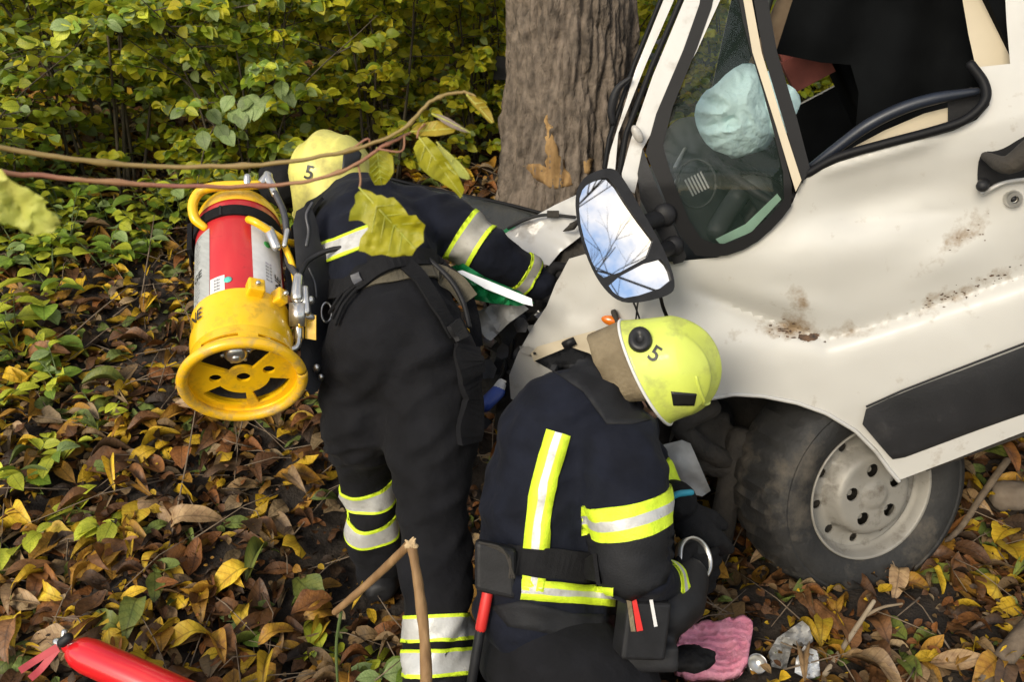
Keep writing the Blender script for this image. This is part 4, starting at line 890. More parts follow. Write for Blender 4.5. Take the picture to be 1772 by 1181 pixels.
# ------------------------------------------------------------------ people
def limb(pts, rad, n=8, seg=16, flat=1.0): 
    p = spline(pts, n); return tube(p, lin(rad, len(p)), seg, flat=flat)
def cloth_wr(amp, f=1.0, ax=Vector((0, 0, 1))):
    def w(p):
        a = mnoise.turbulence(Vector((p.x*5*f, p.y*5*f, p.z*11*f)), 3, False)
        q = p+Vector((mnoise.noise(p*4), mnoise.noise(p*4+Vector((5, 0, 0))), mnoise.noise(p*4+Vector((0, 7, 0)))))*.06
        fold = 1-abs(mnoise.noise(Vector((q.x*5, q.y*5+q.z*3, q.z*13-q.x*6))))*2
        return amp*(a-.9)*.5+amp*.9*(fold-.4)*.6+amp*.25*mnoise.noise(Vector((p.x*18, p.y*18, p.z*26)))
    return w
def fingers(wrist, palm_dir, side, nrm, scale=1.0, curl=.5, r=.0105):
    """palm and five separate fingers; side points to the thumb"""
    pd, sd_, nn = palm_dir.normalized(), side.normalized(), nrm.normalized(); L = .095*scale; out = []
    kn = wrist+pd*L; out.append(tube([wrist, wrist+pd*L*.5, kn], [.028*scale, .037*scale, .036*scale], 12, flat=.55, upv=nn))
    for i, (o, l) in enumerate([(.030, .068), (.010, .078), (-.011, .072), (-.031, .056)]):
        b = kn+sd_*o*scale*1.05-pd*.012; d = (pd+sd_*o*1.5).normalized(); p = [b]
        for k in range(3):
            a = curl*(k+.6); dd = (d*math.cos(a)-nn*math.sin(a)); p.append(p[-1]+dd*l*scale/2.6)
        out.append(tube(p, [r*1.08*scale, r*scale, r*.95*scale, r*.82*scale], 9))
    tb = wrist+pd*.028*scale+sd_*.030*scale; d1 = (sd_*.75+pd*.6-nn*.25).normalized(); d2 = (sd_*.25+pd*.9-nn*.5).normalized()
    out.append(tube([tb-sd_*.012, tb+d1*.034*scale, tb+d1*.034*scale+d2*.03*scale], [r*1.4*scale, r*1.2*scale, r*scale], 9)); return out
def head_parts(c, up, fwd):
    sx = fwd.cross(up).normalized(); H = .118
    o = [ellip(c, (sx*.076, fwd*.092, up*H)), ellip(c-up*.06+fwd*.025, (sx*.058, fwd*.068, up*.055)), tube([c+fwd*.088+up*.012, c+fwd*.108-up*.028], [.009, .014], 8)]
    for s in (-1, 1): o.append(ellip(c+sx*s*.078-up*.01, (sx*.010, fwd*.018, up*.030), 10, 8))
    for s in (-1, 1): o.append(ellip(c+sx*s*.030+fwd*.080+up*.012, (sx*.014, fwd*.012, up*.009), 10, 8))
    o.append(ellip(c+fwd*.088-up*.058, (sx*.024, fwd*.010, up*.008), 10, 8)); return o
def body_obj(q, parent, head, hands):
    fm = []
    for f in q[1]:
        c = sum((q[0][i] for i in f), Vector())/len(f); fm.append(0 if (c-head).length < .135 or any((c-h).length < .02 for h in hands) else 1)
    return obj('body', q[0], q[1], None, parent, mats=[M_['skin'], M_['trous']], fm=fm)
def band(name, src, c, ax, hw, rmax, parent, mats, edge=.28, off=.005, rad=None, planes=()):
    ax = ax.normalized(); c = Vector(c)
    pl = [(c+ax*hw, ax), (c-ax*hw, -ax)]+list(planes)
    st = (ax, [(-9, 0), (-hw*(1-2*edge), 1), (hw*(1-2*edge), 0)])
    V_, F_, FM = shell(src, pl, c, rmax, off, st, rad_axis=(c, ax, rad) if rad else None)
    return obj(name, V_, F_, None, parent, mats=mats, fm=FM)
NS = [M_['neon'], M_['silver']]; NS2 = [M_['neon'], M_['silver2']]

def helmet(parent, c, up, fwd, hm, size=1.0, neckm=None, neck_len=.10, label=None):
    up = up.normalized(); fwd = (fwd-up*fwd.dot(up)).normalized(); sx = fwd.cross(up)
    def hp(th, ph):                              # th around (0 = front), ph 0 crown .. 1 rim
        rim = -.060+.040*math.cos(th)*(1 if math.cos(th) > 0 else .9)     # rim rises to the front, dips over the nape
        a = ph*math.pi*.5; rx, ry, rz = .128, .152, .142
        x = math.sin(a)*rx; y = math.sin(a)*ry; z = math.cos(a)*rz
        if ph > .8: k = (ph-.8)/.2; z = lerp(z, rim, k); f = 1+.06*k*k; x *= f; y *= f
        xx, yy = x*math.sin(th), y*math.cos(th)+(.0)
        ridge = .012*math.exp(-(xx/.022)**2)*sstep(-.14, -.02, yy+.05)*sstep(.0, .10, z+.03)     # crest along the middle
        step = .007*sstep(.028, .034, abs(xx)-.035+.25*max(0, z)*.0)*math.exp(-((abs(xx)-.06)/.05)**2)*sstep(-.02, .06, z)
        return c+(sx*xx*(1+ridge*2)+fwd*yy*(1+ridge)+up*(z+ridge+step))*size
    n, m = 72, 40; Vh, Fh = [], []
    for j in range(m+1):
        for k in range(n): Vh.append(hp(2*math.pi*k/n, max(.012, j/m)))
    for j in range(m):
        for k in range(n): Fh.append((j*n+k, j*n+(k+1) % n, (j+1)*n+(k+1) % n, (j+1)*n+k))
    Fh.append(tuple(range(n-1, -1, -1)))
    h = obj('helmet', Vh, Fh, hm, parent)
    if label: h['label'] = label
    md = h.modifiers.new('shell', 'SOLIDIFY'); md.thickness = .006; md.offset = -1
    rimp = [hp(2*math.pi*k/n, 1)+up*0 for k in range(n+1)]
    obj('rim_bead', *tube(rimp, .0045*size, 8, cap=False), M_['white'] if neckm else hm, h)
    obj('brow_ridge', *tube([hp(t, .60) for t in np.linspace(-1.5, 1.5, 40)], .0045*size, 8), hm, h)
    bv = BVHTree.FromPolygons(Vh, Fh)
    def onh(p2, w, ctr, ex, ey):                 # project local patch on the shell
        q = ctr+ex*p2[0]+ey*p2[1]; hit = bv.find_nearest(q); nrm = hit[1]; nrm = nrm if nrm.dot(q-c) > 0 else -nrm
        return hit[0]+nrm*w
    # visor brow at the front, dark inner liner
    obj('liner', *ellip(c+up*.005*size, (sx*.118*size, fwd*.14*size, up*.12*size)), M_['black'], h)
    return h, onh, hp, sx, fwd, up
def decal(name, outl, M, m, parent, step=.006, thick=.003, off=.0025):
    V_, F_, _ = panel2(outl, [], lambda x, y, w: M(x, y, w), lambda x, y: off, step, thick); return obj(name, V_, F_, m, parent)
def circ(r, n=20, cx=0, cy=0): return [(cx+r*math.cos(t), cy+r*math.sin(t)) for t in np.linspace(0, 2*math.pi, n+1)[:-1]]
def put_text(name, s, size, M, m, parent, off=.0035, sx_=1):
    V2, F2 = text2d(s, size); obj(name, [M(x*sx_, y, off) for x, y in V2], F2, m, parent, smooth=False)

# ---- person one: bent over the torn front, back to us
p1b = P(720, 1225, 2.25)
per1 = root('person', (p1b.x, p1b.y, ground_h(p1b.x, p1b.y)), 'firefighter in black turnout gear bending forward with a yellow cylinder on the back', 'person')
j1 = dict(pel=P(690, 590, 2.40), wst=P(675, 505, 2.46), chs=P(640, 425, 2.60), nck=P(598, 350, 2.74), hd=P(580, 326, 2.78),
          hr=P(735, 640, 2.38), kr=P(748, 880, 2.34), ar=P(760, 1225, 2.22), hl=P(630, 640, 2.44), kl=P(632, 800, 2.58), al=P(655, 985, 2.72),
          sr=P(738, 385, 2.66), er=P(845, 438, 2.64), wr=P(925, 488, 2.72), sl=P(560, 400, 2.68), el=P(545, 500, 2.85), wl=P(600, 560, 2.98))
J = j1
h1up = (UP*.93-FW*.25-RT*.18).normalized(); h1f = (FW*.8+UP*.2+RT*.25)
hand1 = fingers(J['wr'], (P(960, 500, 2.72)-J['wr']), UP, (RT*.5-FW).normalized()*-1, 1.0, .35, .0085)
body1 = fuse([limb([J['pel'], J['wst'], J['chs'], J['nck']], [.15, .13, .15, .07]), limb([J['nck'], J['hd']], [.06, .06])]+head_parts(J['hd'], h1up, h1f.normalized())+
             [limb([J['pel'], J['hr'], J['kr'], J['ar']], [.10, .085, .06, .045]), limb([J['pel'], J['hl'], J['kl'], J['al']], [.10, .085, .06, .045]),
              limb([J['chs'], J['sr'], J['er'], J['wr']], [.08, .065, .045, .030]), limb([J['chs'], J['sl'], J['el'], J['wl']], [.08, .065, .045, .03])]+hand1+
             fingers(J['wl'], (P(640, 600, 3.0)-J['wl']), UP, FW*-1, 1, .4, .0085), .0105, 2)
body_obj(body1, per1, J['hd'], [])
tr1 = fuse([ellip(P(690, 585, 2.37), (RT*.185, UP*.155, FW*.145)), ellip(P(640, 620, 2.38), (RT*.10, UP*.12, FW*.13)), ellip(P(742, 620, 2.35), (RT*.105, UP*.13, FW*.13)),
            limb([J['wst'], J['pel']], [.15, .165]), limb([P(738, 620, 2.37), P(745, 760, 2.36), J['kr'], P(757, 1040, 2.29), P(760, 1235, 2.21)], [.135, .118, .096, .090, .092]),
            limb([P(640, 620, 2.42), P(625, 730, 2.46), J['kl'], P(645, 900, 2.64), P(658, 985, 2.72)], [.13, .115, .085, .078, .078])], .011, 4, cloth_wr(.021))
trous1 = obj('trousers', *tr1, M_['trous'], per1)
jk1 = fuse([limb([P(672, 520, 2.46), P(655, 450, 2.55), P(635, 400, 2.64), P(610, 365, 2.72)], [.150, .165, .165, .12]), ellip(P(700, 400, 2.64), (RT*.10, UP*.09, FW*.11)), ellip(P(575, 410, 2.66), (RT*.10, UP*.10, FW*.11)),
            limb([P(640, 400, 2.66), J['sr'], P(800, 410, 2.64), J['er'], P(890, 465, 2.68), P(938, 492, 2.72)], [.12, .105, .088, .078, .062, .056]),
            limb([P(600, 410, 2.68), J['sl'], J['el'], J['wl']], [.12, .10, .08, .06]), limb([P(612, 378, 2.72), P(602, 360, 2.76)], [.085, .06])], .011, 3, cloth_wr(.02))
jack1 = obj('jacket', *jk1, M_['cloth'], per1)
B1 = BVHTree.FromPolygons(jk1[0], jk1[1]); T1 = BVHTree.FromPolygons(tr1[0], tr1[1])
axa = (J['er']-J['sr'])
cA = P(814, 420, 2.64); band('reflective_band', jk1, cA, (P(845, 440, 2.64)-P(785, 400, 2.64)), .036, .16, jack1, NS2, .16)
cB = P(908, 478, 2.70); band('reflective_band', jk1, cB, (P(938, 495, 2.72)-P(880, 462, 2.68)), .020, .12, jack1, NS2, .16)
for (x, y, D, tip) in [(636, 845, 2.62, (642, 885, 2.66)), (647, 896, 2.65, (652, 925, 2.69))]:
    band('reflective_band', tr1, P(x, y, D), P(*tip)-P(x, y, D), .029, .17, trous1, NS, .13, rad=.125)
for (x, y, D) in [(759, 1087, 2.275), (760, 1146, 2.25)]:
    band('reflective_band', tr1, P(x, y, D), P(760, 1235, 2.21)-P(757, 1040, 2.29), .030, .18, trous1, NS, .13)
# lining between jacket and trousers, pocket flap
def strap(name, px, w, bv, m, parent, off=.006, thick=.005, D=2.4, n=6):
    pts = []
    for i in range(len(px)-1):
        for k in range(n): t = k/n; pts.append((lerp(px[i][0], px[i+1][0], t), lerp(px[i][1], px[i+1][1], t)))
    pts.append(px[-1]); P3 = []; N3 = []
    for x, y in pts:
        d = rdir(x, y).normalized(); best = None
        for b in bv:
            h = b.ray_cast(CAM, d)
            if h[0] is not None and (best is None or h[3] < best[3]): best = h
        if best is None: P3.append(P(x, y, D)); N3.append(-FW)
        else:
            nn = best[1] if best[1].dot(d) < 0 else -best[1]; P3.append(best[0]+nn*off); N3.append(nn); D = (best[0]-CAM).dot(FW)/S
    for _ in range(2):
        P3 = [P3[0]]+[(P3[i-1]+P3[i]*2+P3[i+1])*.25 for i in range(1, len(P3)-1)]+[P3[-1]]; N3 = [N3[0]]+[(N3[i-1]+N3[i]*2+N3[i+1])*.25 for i in range(1, len(N3)-1)]+[N3[-1]]
    return obj(name, *ribbon(P3, w, thick, N3), m, parent, smooth=False)
strap('waistband', [(615, 490), (650, 478), (700, 470), (750, 470), (790, 490), (812, 520)], .05, [B1, T1], M_['waist'], trous1, .004)
strap('pocket', [(802, 600), (808, 660), (812, 700), (806, 765)], .075, [T1], M_['trous'], trous1, .004, .016)
strap('pocket_flap', [(800, 615), (806, 650)], .085, [T1], M_['web'], trous1, .02, .008)
gl1 = fuse([tube([J['wr']-axa.normalized()*.03, J['wr']+axa.normalized()*.01], .047, 14)]+fingers(J['wr'], (P(960, 505, 2.72)-J['wr']), UP, (RT*.5-FW).normalized()*-1, 1.15, .35, .0115), .005, 1)
obj('glove', *gl1, M_['web'], per1)
gl1b = fuse(fingers(J['wl'], (P(640, 600, 3.0)-J['wl']), UP, FW*-1, 1.12, .4, .0115), .006, 1); obj('glove', *gl1b, M_['web'], per1)
def boot(parent, ank, toe_dir):
    t = Vector((toe_dir.x, toe_dir.y, 0)).normalized(); g = ground_h(ank.x, ank.y)
    b0 = Vector((ank.x, ank.y, g+.05)); obj('boot', *fuse([tube([ank+Vector((0, 0, .05)), b0], [.062, .066], 14), tube([b0-t*.05, b0+t*.06, b0+t*.16], [.055, .055, .046], 14, flat=.8)], .009, 2), M_['blackp'], parent)
boot(per1, J['ar'], Vector((-.1, 1, 0))); boot(per1, J['al'], Vector((-.2, 1, 0)))
hm1, on1, hp1, sx1, f1, u1 = helmet(per1, J['hd']+h1up*.025, h1up, h1f, M_['helm2'], .93)
hitp = lambda px, py: on_bvh(BVHTree.FromPolygons([Vector(v.co) for v in hm1.data.vertices], [tuple(p.vertices) for p in hm1.data.polygons]), px, py, 0, 2.7)
def helm_tools(h):
    bv = BVHTree.FromPolygons([Vector(v.co) for v in h.data.vertices], [tuple(p.vertices) for p in h.data.polygons])
    def at(px, py, ex, ey):
        d = rdir(px, py).normalized(); hh = bv.ray_cast(CAM, d); c = hh[0] if hh[0] is not None else bv.find_nearest(P(px, py, 2.5))[0]
        def M(x, y, w):
            q = c+ex*x+ey*y; f = bv.ray_cast(q-rdir(px, py).normalized()*.3, rdir(px, py).normalized())
            if f[0] is None: f = bv.find_nearest(q)
            nn = f[1] if f[1].dot(rdir(px, py)) < 0 else -f[1]; return f[0]+nn*w
        return M
    return at
at1 = helm_tools(hm1)
put_text('number', '5', .052, at1(535, 298, (RT*.97-UP*.2).normalized(), (UP*.97+RT*.2).normalized()), M_['black'], hm1)
e1, e2 = (RT*.9+UP*.4).normalized(), (UP*.9-RT*.4).normalized()
decal('helmet_badge', [(-.032, -.016), (-.012, .020), (.028, .022), (.034, .0), (.012, -.026)], at1(606, 276, e1, e2), M_['black'], hm1)
decal('helmet_badge', [(-.016, -.006), (.018, -.01), (.02, .008), (-.012, .01)], at1(612, 320, e1, e2), M_['black'], hm1)

# ---- person two: kneeling by the wheel, head bowed
p2b = P(1000, 1230, 2.2)
per2 = root('person', (p2b.x, p2b.y, ground_h(p2b.x, p2b.y)), 'kneeling firefighter in navy jacket and lime helmet working beside the front wheel', 'person')
J2 = dict(pel=P(945, 1130, 2.22), bel=P(930, 990, 2.20), chs=P(958, 830, 2.20), sh=P(1005, 710, 2.22), nck=P(1075, 655, 2.24), hd=P(1130, 642, 2.22),
          sr=P(1078, 765, 2.14), er=P(1098, 985, 2.04), wr=P(1158, 1012, 2.16), sl=P(1075, 740, 2.42), el=P(1135, 855, 2.46), wl=P(1165, 865, 2.38),
          kr=P(1110, 1250, 2.12), ar=P(930, 1330, 2.3), kl=P(1080, 1240, 2.45), al=P(900, 1280, 2.5))
J = J2; h2up = (RT*.94+UP*.20-FW*.28).normalized(); h2f = (UP*-.95+FW*.25+RT*.2)
hR = fingers(J['wr'], (P(1200, 1000, 2.22)-J['wr']), UP, (FW*-.6+RT*-.3), 1.0, .6, .0085); hL = fingers(J['wl'], (P(1205, 915, 2.36)-J['wl']), RT, FW*-1, 1, .5, .0085)
body2 = fuse([limb([P(950, 1120, 2.25), P(940, 990, 2.26), P(965, 840, 2.28), P(1010, 725, 2.27), J['nck']], [.10, .085, .085, .08, .06]), limb([J['nck'], J['hd']], [.06, .06])]+head_parts(J['hd'], h2up, (h2f-h2up*h2f.dot(h2up)).normalized())+
             [limb([P(960, 1130, 2.25), J['kr'], J['ar']], [.08, .055, .045]), limb([P(955, 1130, 2.28), J['kl'], J['al']], [.08, .065, .045]), limb([P(1015, 735, 2.27), P(1078, 775, 2.17), P(1098, 980, 2.04), J['wr']], [.07, .06, .045, .03]), limb([P(1015, 735, 2.27), J['sl'], J['el'], J['wl']], [.07, .065, .045, .03])]+hR+hL, .0105, 2)
body_obj(body2, per2, J['hd'], [])
jk2 = fuse([limb([P(950, 1075, 2.22), P(935, 980, 2.21), P(950, 850, 2.23), P(985, 740, 2.24), P(1040, 680, 2.25)], [.165, .150, .160, .155, .105]), ellip(P(945, 1060, 2.22), (RT*.175, UP*.09, FW*.17)), ellip(P(965, 860, 2.27), (RT*.165, UP*.20, FW*.15)),
            ellip(P(1000, 720, 2.24), (RT*.15, UP*.125, FW*.16)), limb([P(1030, 745, 2.2), P(1080, 795, 2.10), P(1088, 890, 2.03), P(1098, 985, 2.02), P(1135, 1012, 2.09), P(1162, 1010, 2.16)], [.12, .100, .092, .088, .064, .048]),
            limb([P(1040, 730, 2.36), J['sl'], J['el'], P(1168, 862, 2.38)], [.11, .095, .075, .052]), limb([P(1030, 690, 2.24), P(1085, 650, 2.24)], [.11, .085])], .011, 3, cloth_wr(.022))
jack2 = obj('jacket', *jk2, M_['cloth'], per2); B2 = BVHTree.FromPolygons(jk2[0], jk2[1])
tr2 = fuse([ellip(P(945, 1135, 2.22), (RT*.165, UP*.13, FW*.16)), limb([P(970, 1140, 2.14), P(1050, 1190, 2.1), J['kr']], [.135, .12, .09]), limb([J['kr'], J['ar']], [.085, .07]), limb([P(960, 1140, 2.3), J['kl']], [.13, .09]), limb([J['kl'], J['al']], [.085, .07])], .014, 4, cloth_wr(.012))
obj('trousers', *tr2, M_['trous'], per2)
for a in ('ar', 'al'):
    g = ground_h(J[a].x, J[a].y); q = Vector((J[a].x, J[a].y, max(g+.06, J[a].z-.02))); obj('boot', *fuse([tube([q, q-RT*.10], [.06, .055], 12), tube([q-RT*.10, q-RT*.14+Vector((0, 0, -.03))], [.05, .05], 12)], .01, 2), M_['blackp'], per2)
band('reflective_band', jk2, P(1085, 890, 2.03), UP+RT*-.24, .033, .17, jack2, NS, .35, rad=.122, planes=[(P(1010, 890, 2.03), -RT)])
band('reflective_band', jk2, P(1150, 1012, 2.13), (P(1165, 1005, 2.16)-P(1135, 1015, 2.10)), .016, .075, jack2, NS, .30)
band('reflective_band', jk2, P(1160, 850, 2.40), (J['wl']-J['el'])+UP*.02, .018, .085, jack2, [M_['neon'], M_['neon']], .3)
# stripe down the back, hem band with tab
sc_ = P(945, 850, 2.05); sax = (P(980, 755, 2.05)-P(925, 950, 2.05)).normalized(); sside = (RT*.97+UP*.22); sside = (sside-sax*sside.dot(sax)).normalized(); 
def stripe(name, x0, y0, x1, y1, hw, parent, curve=0, bv=None, far=2.05, e=.3):
    bv = bv or B2
    n = 14; L = []; R = []
    pts = []
    for i in range(n+1):
        t = i/n; x = lerp(x0, x1, t)+curve*math.sin(math.pi*t); y = lerp(y0, y1, t); pts.append((x, y))
    V_, F_, FM = [], [], []; cols = (-1, -e, e, 1)
    for i, (x, y) in enumerate(pts):
        tx_, ty_ = (pts[min(n, i+1)][0]-pts[max(0, i-1)][0], pts[min(n, i+1)][1]-pts[max(0, i-1)][1]); l = math.hypot(tx_, ty_); nx_, ny_ = -ty_/l, tx_/l
        for q in cols: V_.append(on_bvh(bv, x+nx_*hw*q, y+ny_*hw*q, .006, far))
        for q in cols: V_.append(on_bvh(bv, x+nx_*hw*q, y+ny_*hw*q, -.004, far))
    for i in range(n):
        a = i*8
        for k in range(3): F_ += [(a+k, a+k+1, a+9+k, a+8+k), (a+4+k, a+12+k, a+13+k, a+5+k)]; FM += [1 if k == 1 else 0]*2
        F_ += [(a, a+8, a+12, a+4), (a+3, a+7, a+15, a+11)]; FM += [0, 0]
    return obj(name, V_, F_, None, parent, mats=NS, fm=FM)
stripe('reflective_band', 526, 452, 665, 398, 17, jack1, 0, B1, 2.5, .7)
stripe('reflective_stripe', 967, 750, 928, 950, 21, jack2, -8); stripe('reflective_stripe', 925, 1000, 922, 1022, 19, jack2)
stripe('reflective_band', 903, 1020, 1062, 1034, 17, jack2, 0)
def patch(name, poly, bv, m, parent, off=.004, step=10, thick=.006):
    V_, F_, _ = panel2(poly, [], lambda x, y, w: on_bvh(bv, x, y, w, 2.2), lambda x, y: off, step, thick); return obj(name, V_, F_, m, parent)
patch('shoulder_patch', [(925, 625), (985, 600), (1020, 612), (1070, 670), (1125, 728), (1095, 735), (1050, 735), (1010, 680), (960, 645)], B2, M_['patch'], jack2, .004, 10)
patch('elbow_patch', [(1016, 925), (1080, 912), (1165, 892), (1168, 960), (1150, 1010), (1090, 1040), (1040, 1015), (1020, 970)], B2, M_['patch'], jack2, .004, 10)
patch('hem_patch', [(850, 1050), (905, 1040), (990, 1062), (1062, 1065), (1062, 1098), (980, 1102), (880, 1085)], B2, M_['patch'], jack2, .003, 10)
strap('belt', [(880, 968), (905, 972), (960, 976), (1010, 980), (1040, 985)], .062, [B2], M_['web'], per2, .006, .008, 2.05)
gR = fuse([tube([P(1146, 1012, 2.13), P(1166, 1010, 2.17)], .045, 12)]+fingers(J['wr'], (P(1200, 1000, 2.22)-J['wr']), UP, (FW*-.6+RT*-.3), 1.15, .6, .012), .0055, 1); obj('glove', *gR, M_['web'], per2)
gL = fuse([tube([J['wl']-(J['wl']-J['el']).normalized()*.02, J['wl']+(J['wl']-J['el']).normalized()*.02], .05, 12)]+fingers(J['wl'], (P(1205, 915, 2.36)-J['wl']), RT, FW*-1, 1.25, .5, .0125), .0055, 1); obj('glove', *gL, M_['web'], per2)
obj('glove_cuff', *tube(spline([P(1152, 1030, 2.12), P(1164, 1024, 2.10), P(1172, 1008, 2.11), P(1174, 992, 2.13)], 4), .010, 8), M_['cyan'], per2)
obj('glove_cuff', *tube(spline([P(1152, 868, 2.33), P(1172, 856, 2.31), P(1196, 853, 2.33)], 4), .008, 8), M_['cyan'], per2)
hm2, on2, hp2, sx2, f2, u2 = helmet(per2, J['hd']+h2up*.03, h2up, h2f, M_['helm'], .81, True)
at2 = helm_tools(hm2)
dsk = at2(1108, 590, RT, UP)
def dm(ph, r, h): return dsk(math.cos(ph)*r, math.sin(ph)*r, h)
obj('side_disc', *lathe([(.0, .006), (.009, .006), (.010, .013), (.022, .013), (.026, .008), (.027, .0)], dm, 24), M_['black'], hm2)
put_text('number', '5', .05, at2(1133, 612, (UP*-.55+RT*.85).normalized()*-1*-1, (UP*.85+RT*.55).normalized()), M_['black'], hm2)
decal('helmet_badge', [(-.030, .014), (.026, .012), (.022, -.014), (-.024, -.016)], at2(1184, 690, (RT*.99+UP*-.05).normalized(), (UP*.99+RT*.05).normalized()), M_['black'], hm2)
# leather neck guard hanging from the rim
ng = []; cols = 16; rows = 6
for j in range(rows+1):
    for k in range(cols+1):
        th = math.pi*.42+(math.pi*1.16)*k/cols; p = hp2(th, 1.0); t = j/rows
        ng.append(p-u2*(.085*t)+(p-(J['hd']+h2up*.03)).normalized()*(-.018*t)*(1)+Vector((mnoise.noise(p*18)*.008*t, 0, 0)))
nf = [(j*(cols+1)+k, j*(cols+1)+k+1, (j+1)*(cols+1)+k+1, (j+1)*(cols+1)+k) for j in range(rows) for k in range(cols)]
o = obj('neck_guard', ng, nf, M_['neck'], hm2); md = o.modifiers.new('t', 'SOLIDIFY'); md.thickness = .005

# ------------------------------------------------------------------ backpack cylinder
CB = P(421, 660, 2.20); CT = P(411, 350, 2.20+.43); CA_ = (CT-CB); CL = CA_.length; CA_.normalize()
C1 = (RT-CA_*RT.dot(CA_)).normalized(); C2 = CA_.cross(C1)
C2 = C2 if C2.dot(FW) < 0 else -C2                    # towards the camera
def cf(ph, r, h): return CB+CA_*(h*CL)+(C1*math.cos(ph)+C2*math.sin(ph))*r
pack = root('backpack_extinguisher', CB, 'red and yellow backpack extinguisher cylinder strapped to the bent firefighter', 'extinguisher')
TR = .107
tank = obj('tank', *lathe([(TR-.002, .26), (TR, .265), (TR, .83), (TR-.004, .845), (TR-.012, .86)], cf, 64), M_['tankred'], pack)
obj('top_cap', *lathe([(TR+.0015, .815), (TR+.002, .84), (TR-.006, .885), (.09, .92), (.065, .95), (.03, .965), (0, .967)], cf, 64), M_['tankyel'], pack)
slv = sharp(obj('lower_sleeve', *lathe([(TR+.004, .295), (TR+.008, .295), (TR+.009, .28), (TR+.006, .265), (TR+.007, .20), (TR+.010, .195), (TR+.011, .17), (TR+.008, .12), (TR+.006, .10), (TR-.004, .09)], cf, 64), M_['tankyel'], pack), 30)
# flared skirt with slots
D2R = math.radians
def skirt(name, h0, h1, r0, r1, a0, a1, seg=12):
    sharp(obj(name, *lathe([(r0, h0), (r1, h1), (r1-.004, h1), (r0-.004, h0), (r0, h0)], cf, seg, D2R(a0), D2R(a1)), M_['tankyel'], pack), 30)
sharp(obj('skirt_ring', *lathe([(.1235, .060), (.116, .11), (.110, .11), (.1175, .060), (.1235, .060)], cf, 64), M_['tankyel'], pack), 30)
sharp(obj('skirt_ring', *lathe([(.130, .0), (.1255, .044), (.1195, .044), (.124, .0), (.130, .0)], cf, 64), M_['tankyel'], pack), 30)
for a in range(0, 360, 60): skirt('skirt_web', .042, .062, .1258, .1234, a+2, a+22)
obj('foot_ring', *tube([cf(t, .132, .0) for t in np.linspace(0, 2*math.pi, 73)[:-1]]+[cf(0, .132, 0)], .0125, 14, cap=False), M_['tankyel2'], pack)
# base plate with openings
def arc(r0, r1, a0, a1, n=10):
    return [(r1*math.cos(D2R(a)), r1*math.sin(D2R(a))) for a in np.linspace(a0, a1, n)]+[(r0*math.cos(D2R(a)), r0*math.sin(D2R(a))) for a in np.linspace(a1, a0, n)]
plate_holes = [circ(.016, 16, 0, .004), circ(.014, 14, -.060, -.008), circ(.014, 14, .060, -.008), arc(.060, .106, 20, 83), arc(.060, .106, 97, 160), arc(.034, .106, 220, 320)]
def bp(x, y, w): return CB+CA_*(.022*CL)-CA_*w+C1*x-C2*y
V_, F_, _ = panel2(circ(.124, 64), plate_holes, bp, None, .011, .008); sharp(obj('base_plate', V_, F_, M_['tankyel'], pack), 40)
obj('drain_valve', *join([tube([bp(0, -.07, -.045), bp(0, -.07, -.02)], [.036, .030], 14), tube([bp(0, -.07, -.02), bp(0, -.07, .0)], [.016, .012], 8), tube([bp(.03, -.07, -.02), bp(.075, -.085, -.02)], .008, 8)]+[tube([bp(.03*math.cos(t), -.07+.03*math.sin(t), -.025), bp(.03*math.cos(t), -.07+.03*math.sin(t), -.012)], .005, 6) for t in np.linspace(0, 6.283, 7)[:-1]]), M_['steel'], pack)
obj('base_cup', *lathe([(.105, .05), (.100, .12), (0, .12)], cf, 32), M_['grime'], pack); obj('inner_skirt', *lathe([(.1150, .035), (.1085, .105)], cf, 48), M_['tankyel'], pack)
# carrying handle
obj('carry_handle', *tube(spline([P(446, 320, 2.46), P(415, 321, 2.45), P(375, 323, 2.44), P(347, 331, 2.44), P(334, 352, 2.43), P(337, 378, 2.42), P(354, 394, 2.42)], 7), [.0115, .0125, .0125, .0125, .0125, .0125, .010], 14), M_['tankyel'], pack)
obj('handle_bolt', *tube([P(428, 318, 2.45), P(428, 306, 2.45)], [.011, .009], 10), M_['steel'], pack)
# webbing strap round the cylinder
def tiltband(name, h, hw, r, m, tilt=0):
    n = 64; Vv, Ff = [], []
    for dh, rr in ((-hw, r), (hw, r), (hw, r+.005), (-hw, r+.005)):
        for k in range(n): ph = 2*math.pi*k/n; Vv.append(cf(ph, rr, h+dh+tilt*math.cos(ph)))
    for i in range(4):
        for k in range(n): Ff.append((i*n+k, i*n+(k+1) % n, ((i+1) % 4)*n+(k+1) % n, ((i+1) % 4)*n+k))
    return sharp(obj(name, Vv, Ff, m, pack), 40)
tiltband('tank_strap', .745, .028, TR+.001, M_['web'], -.01)
obj('strap_seam', *ribbon([cf(D2R(100), TR+.007, .717), cf(D2R(100), TR+.007, .773)], .006, .002, C2), M_['blackp'], pack, False)
obj('strap_buckle', *box(cf(D2R(168), TR+.009, .74), C2*.022, CA_*.05, C1*.006), M_['web'], pack, False)
obj('strap_tail', *ribbon([cf(D2R(170), TR+.006, .79), cf(D2R(172), TR+.010, .70), cf(D2R(172), TR+.008, .60)], .03, .003, -C1), M_['web'], pack, False)
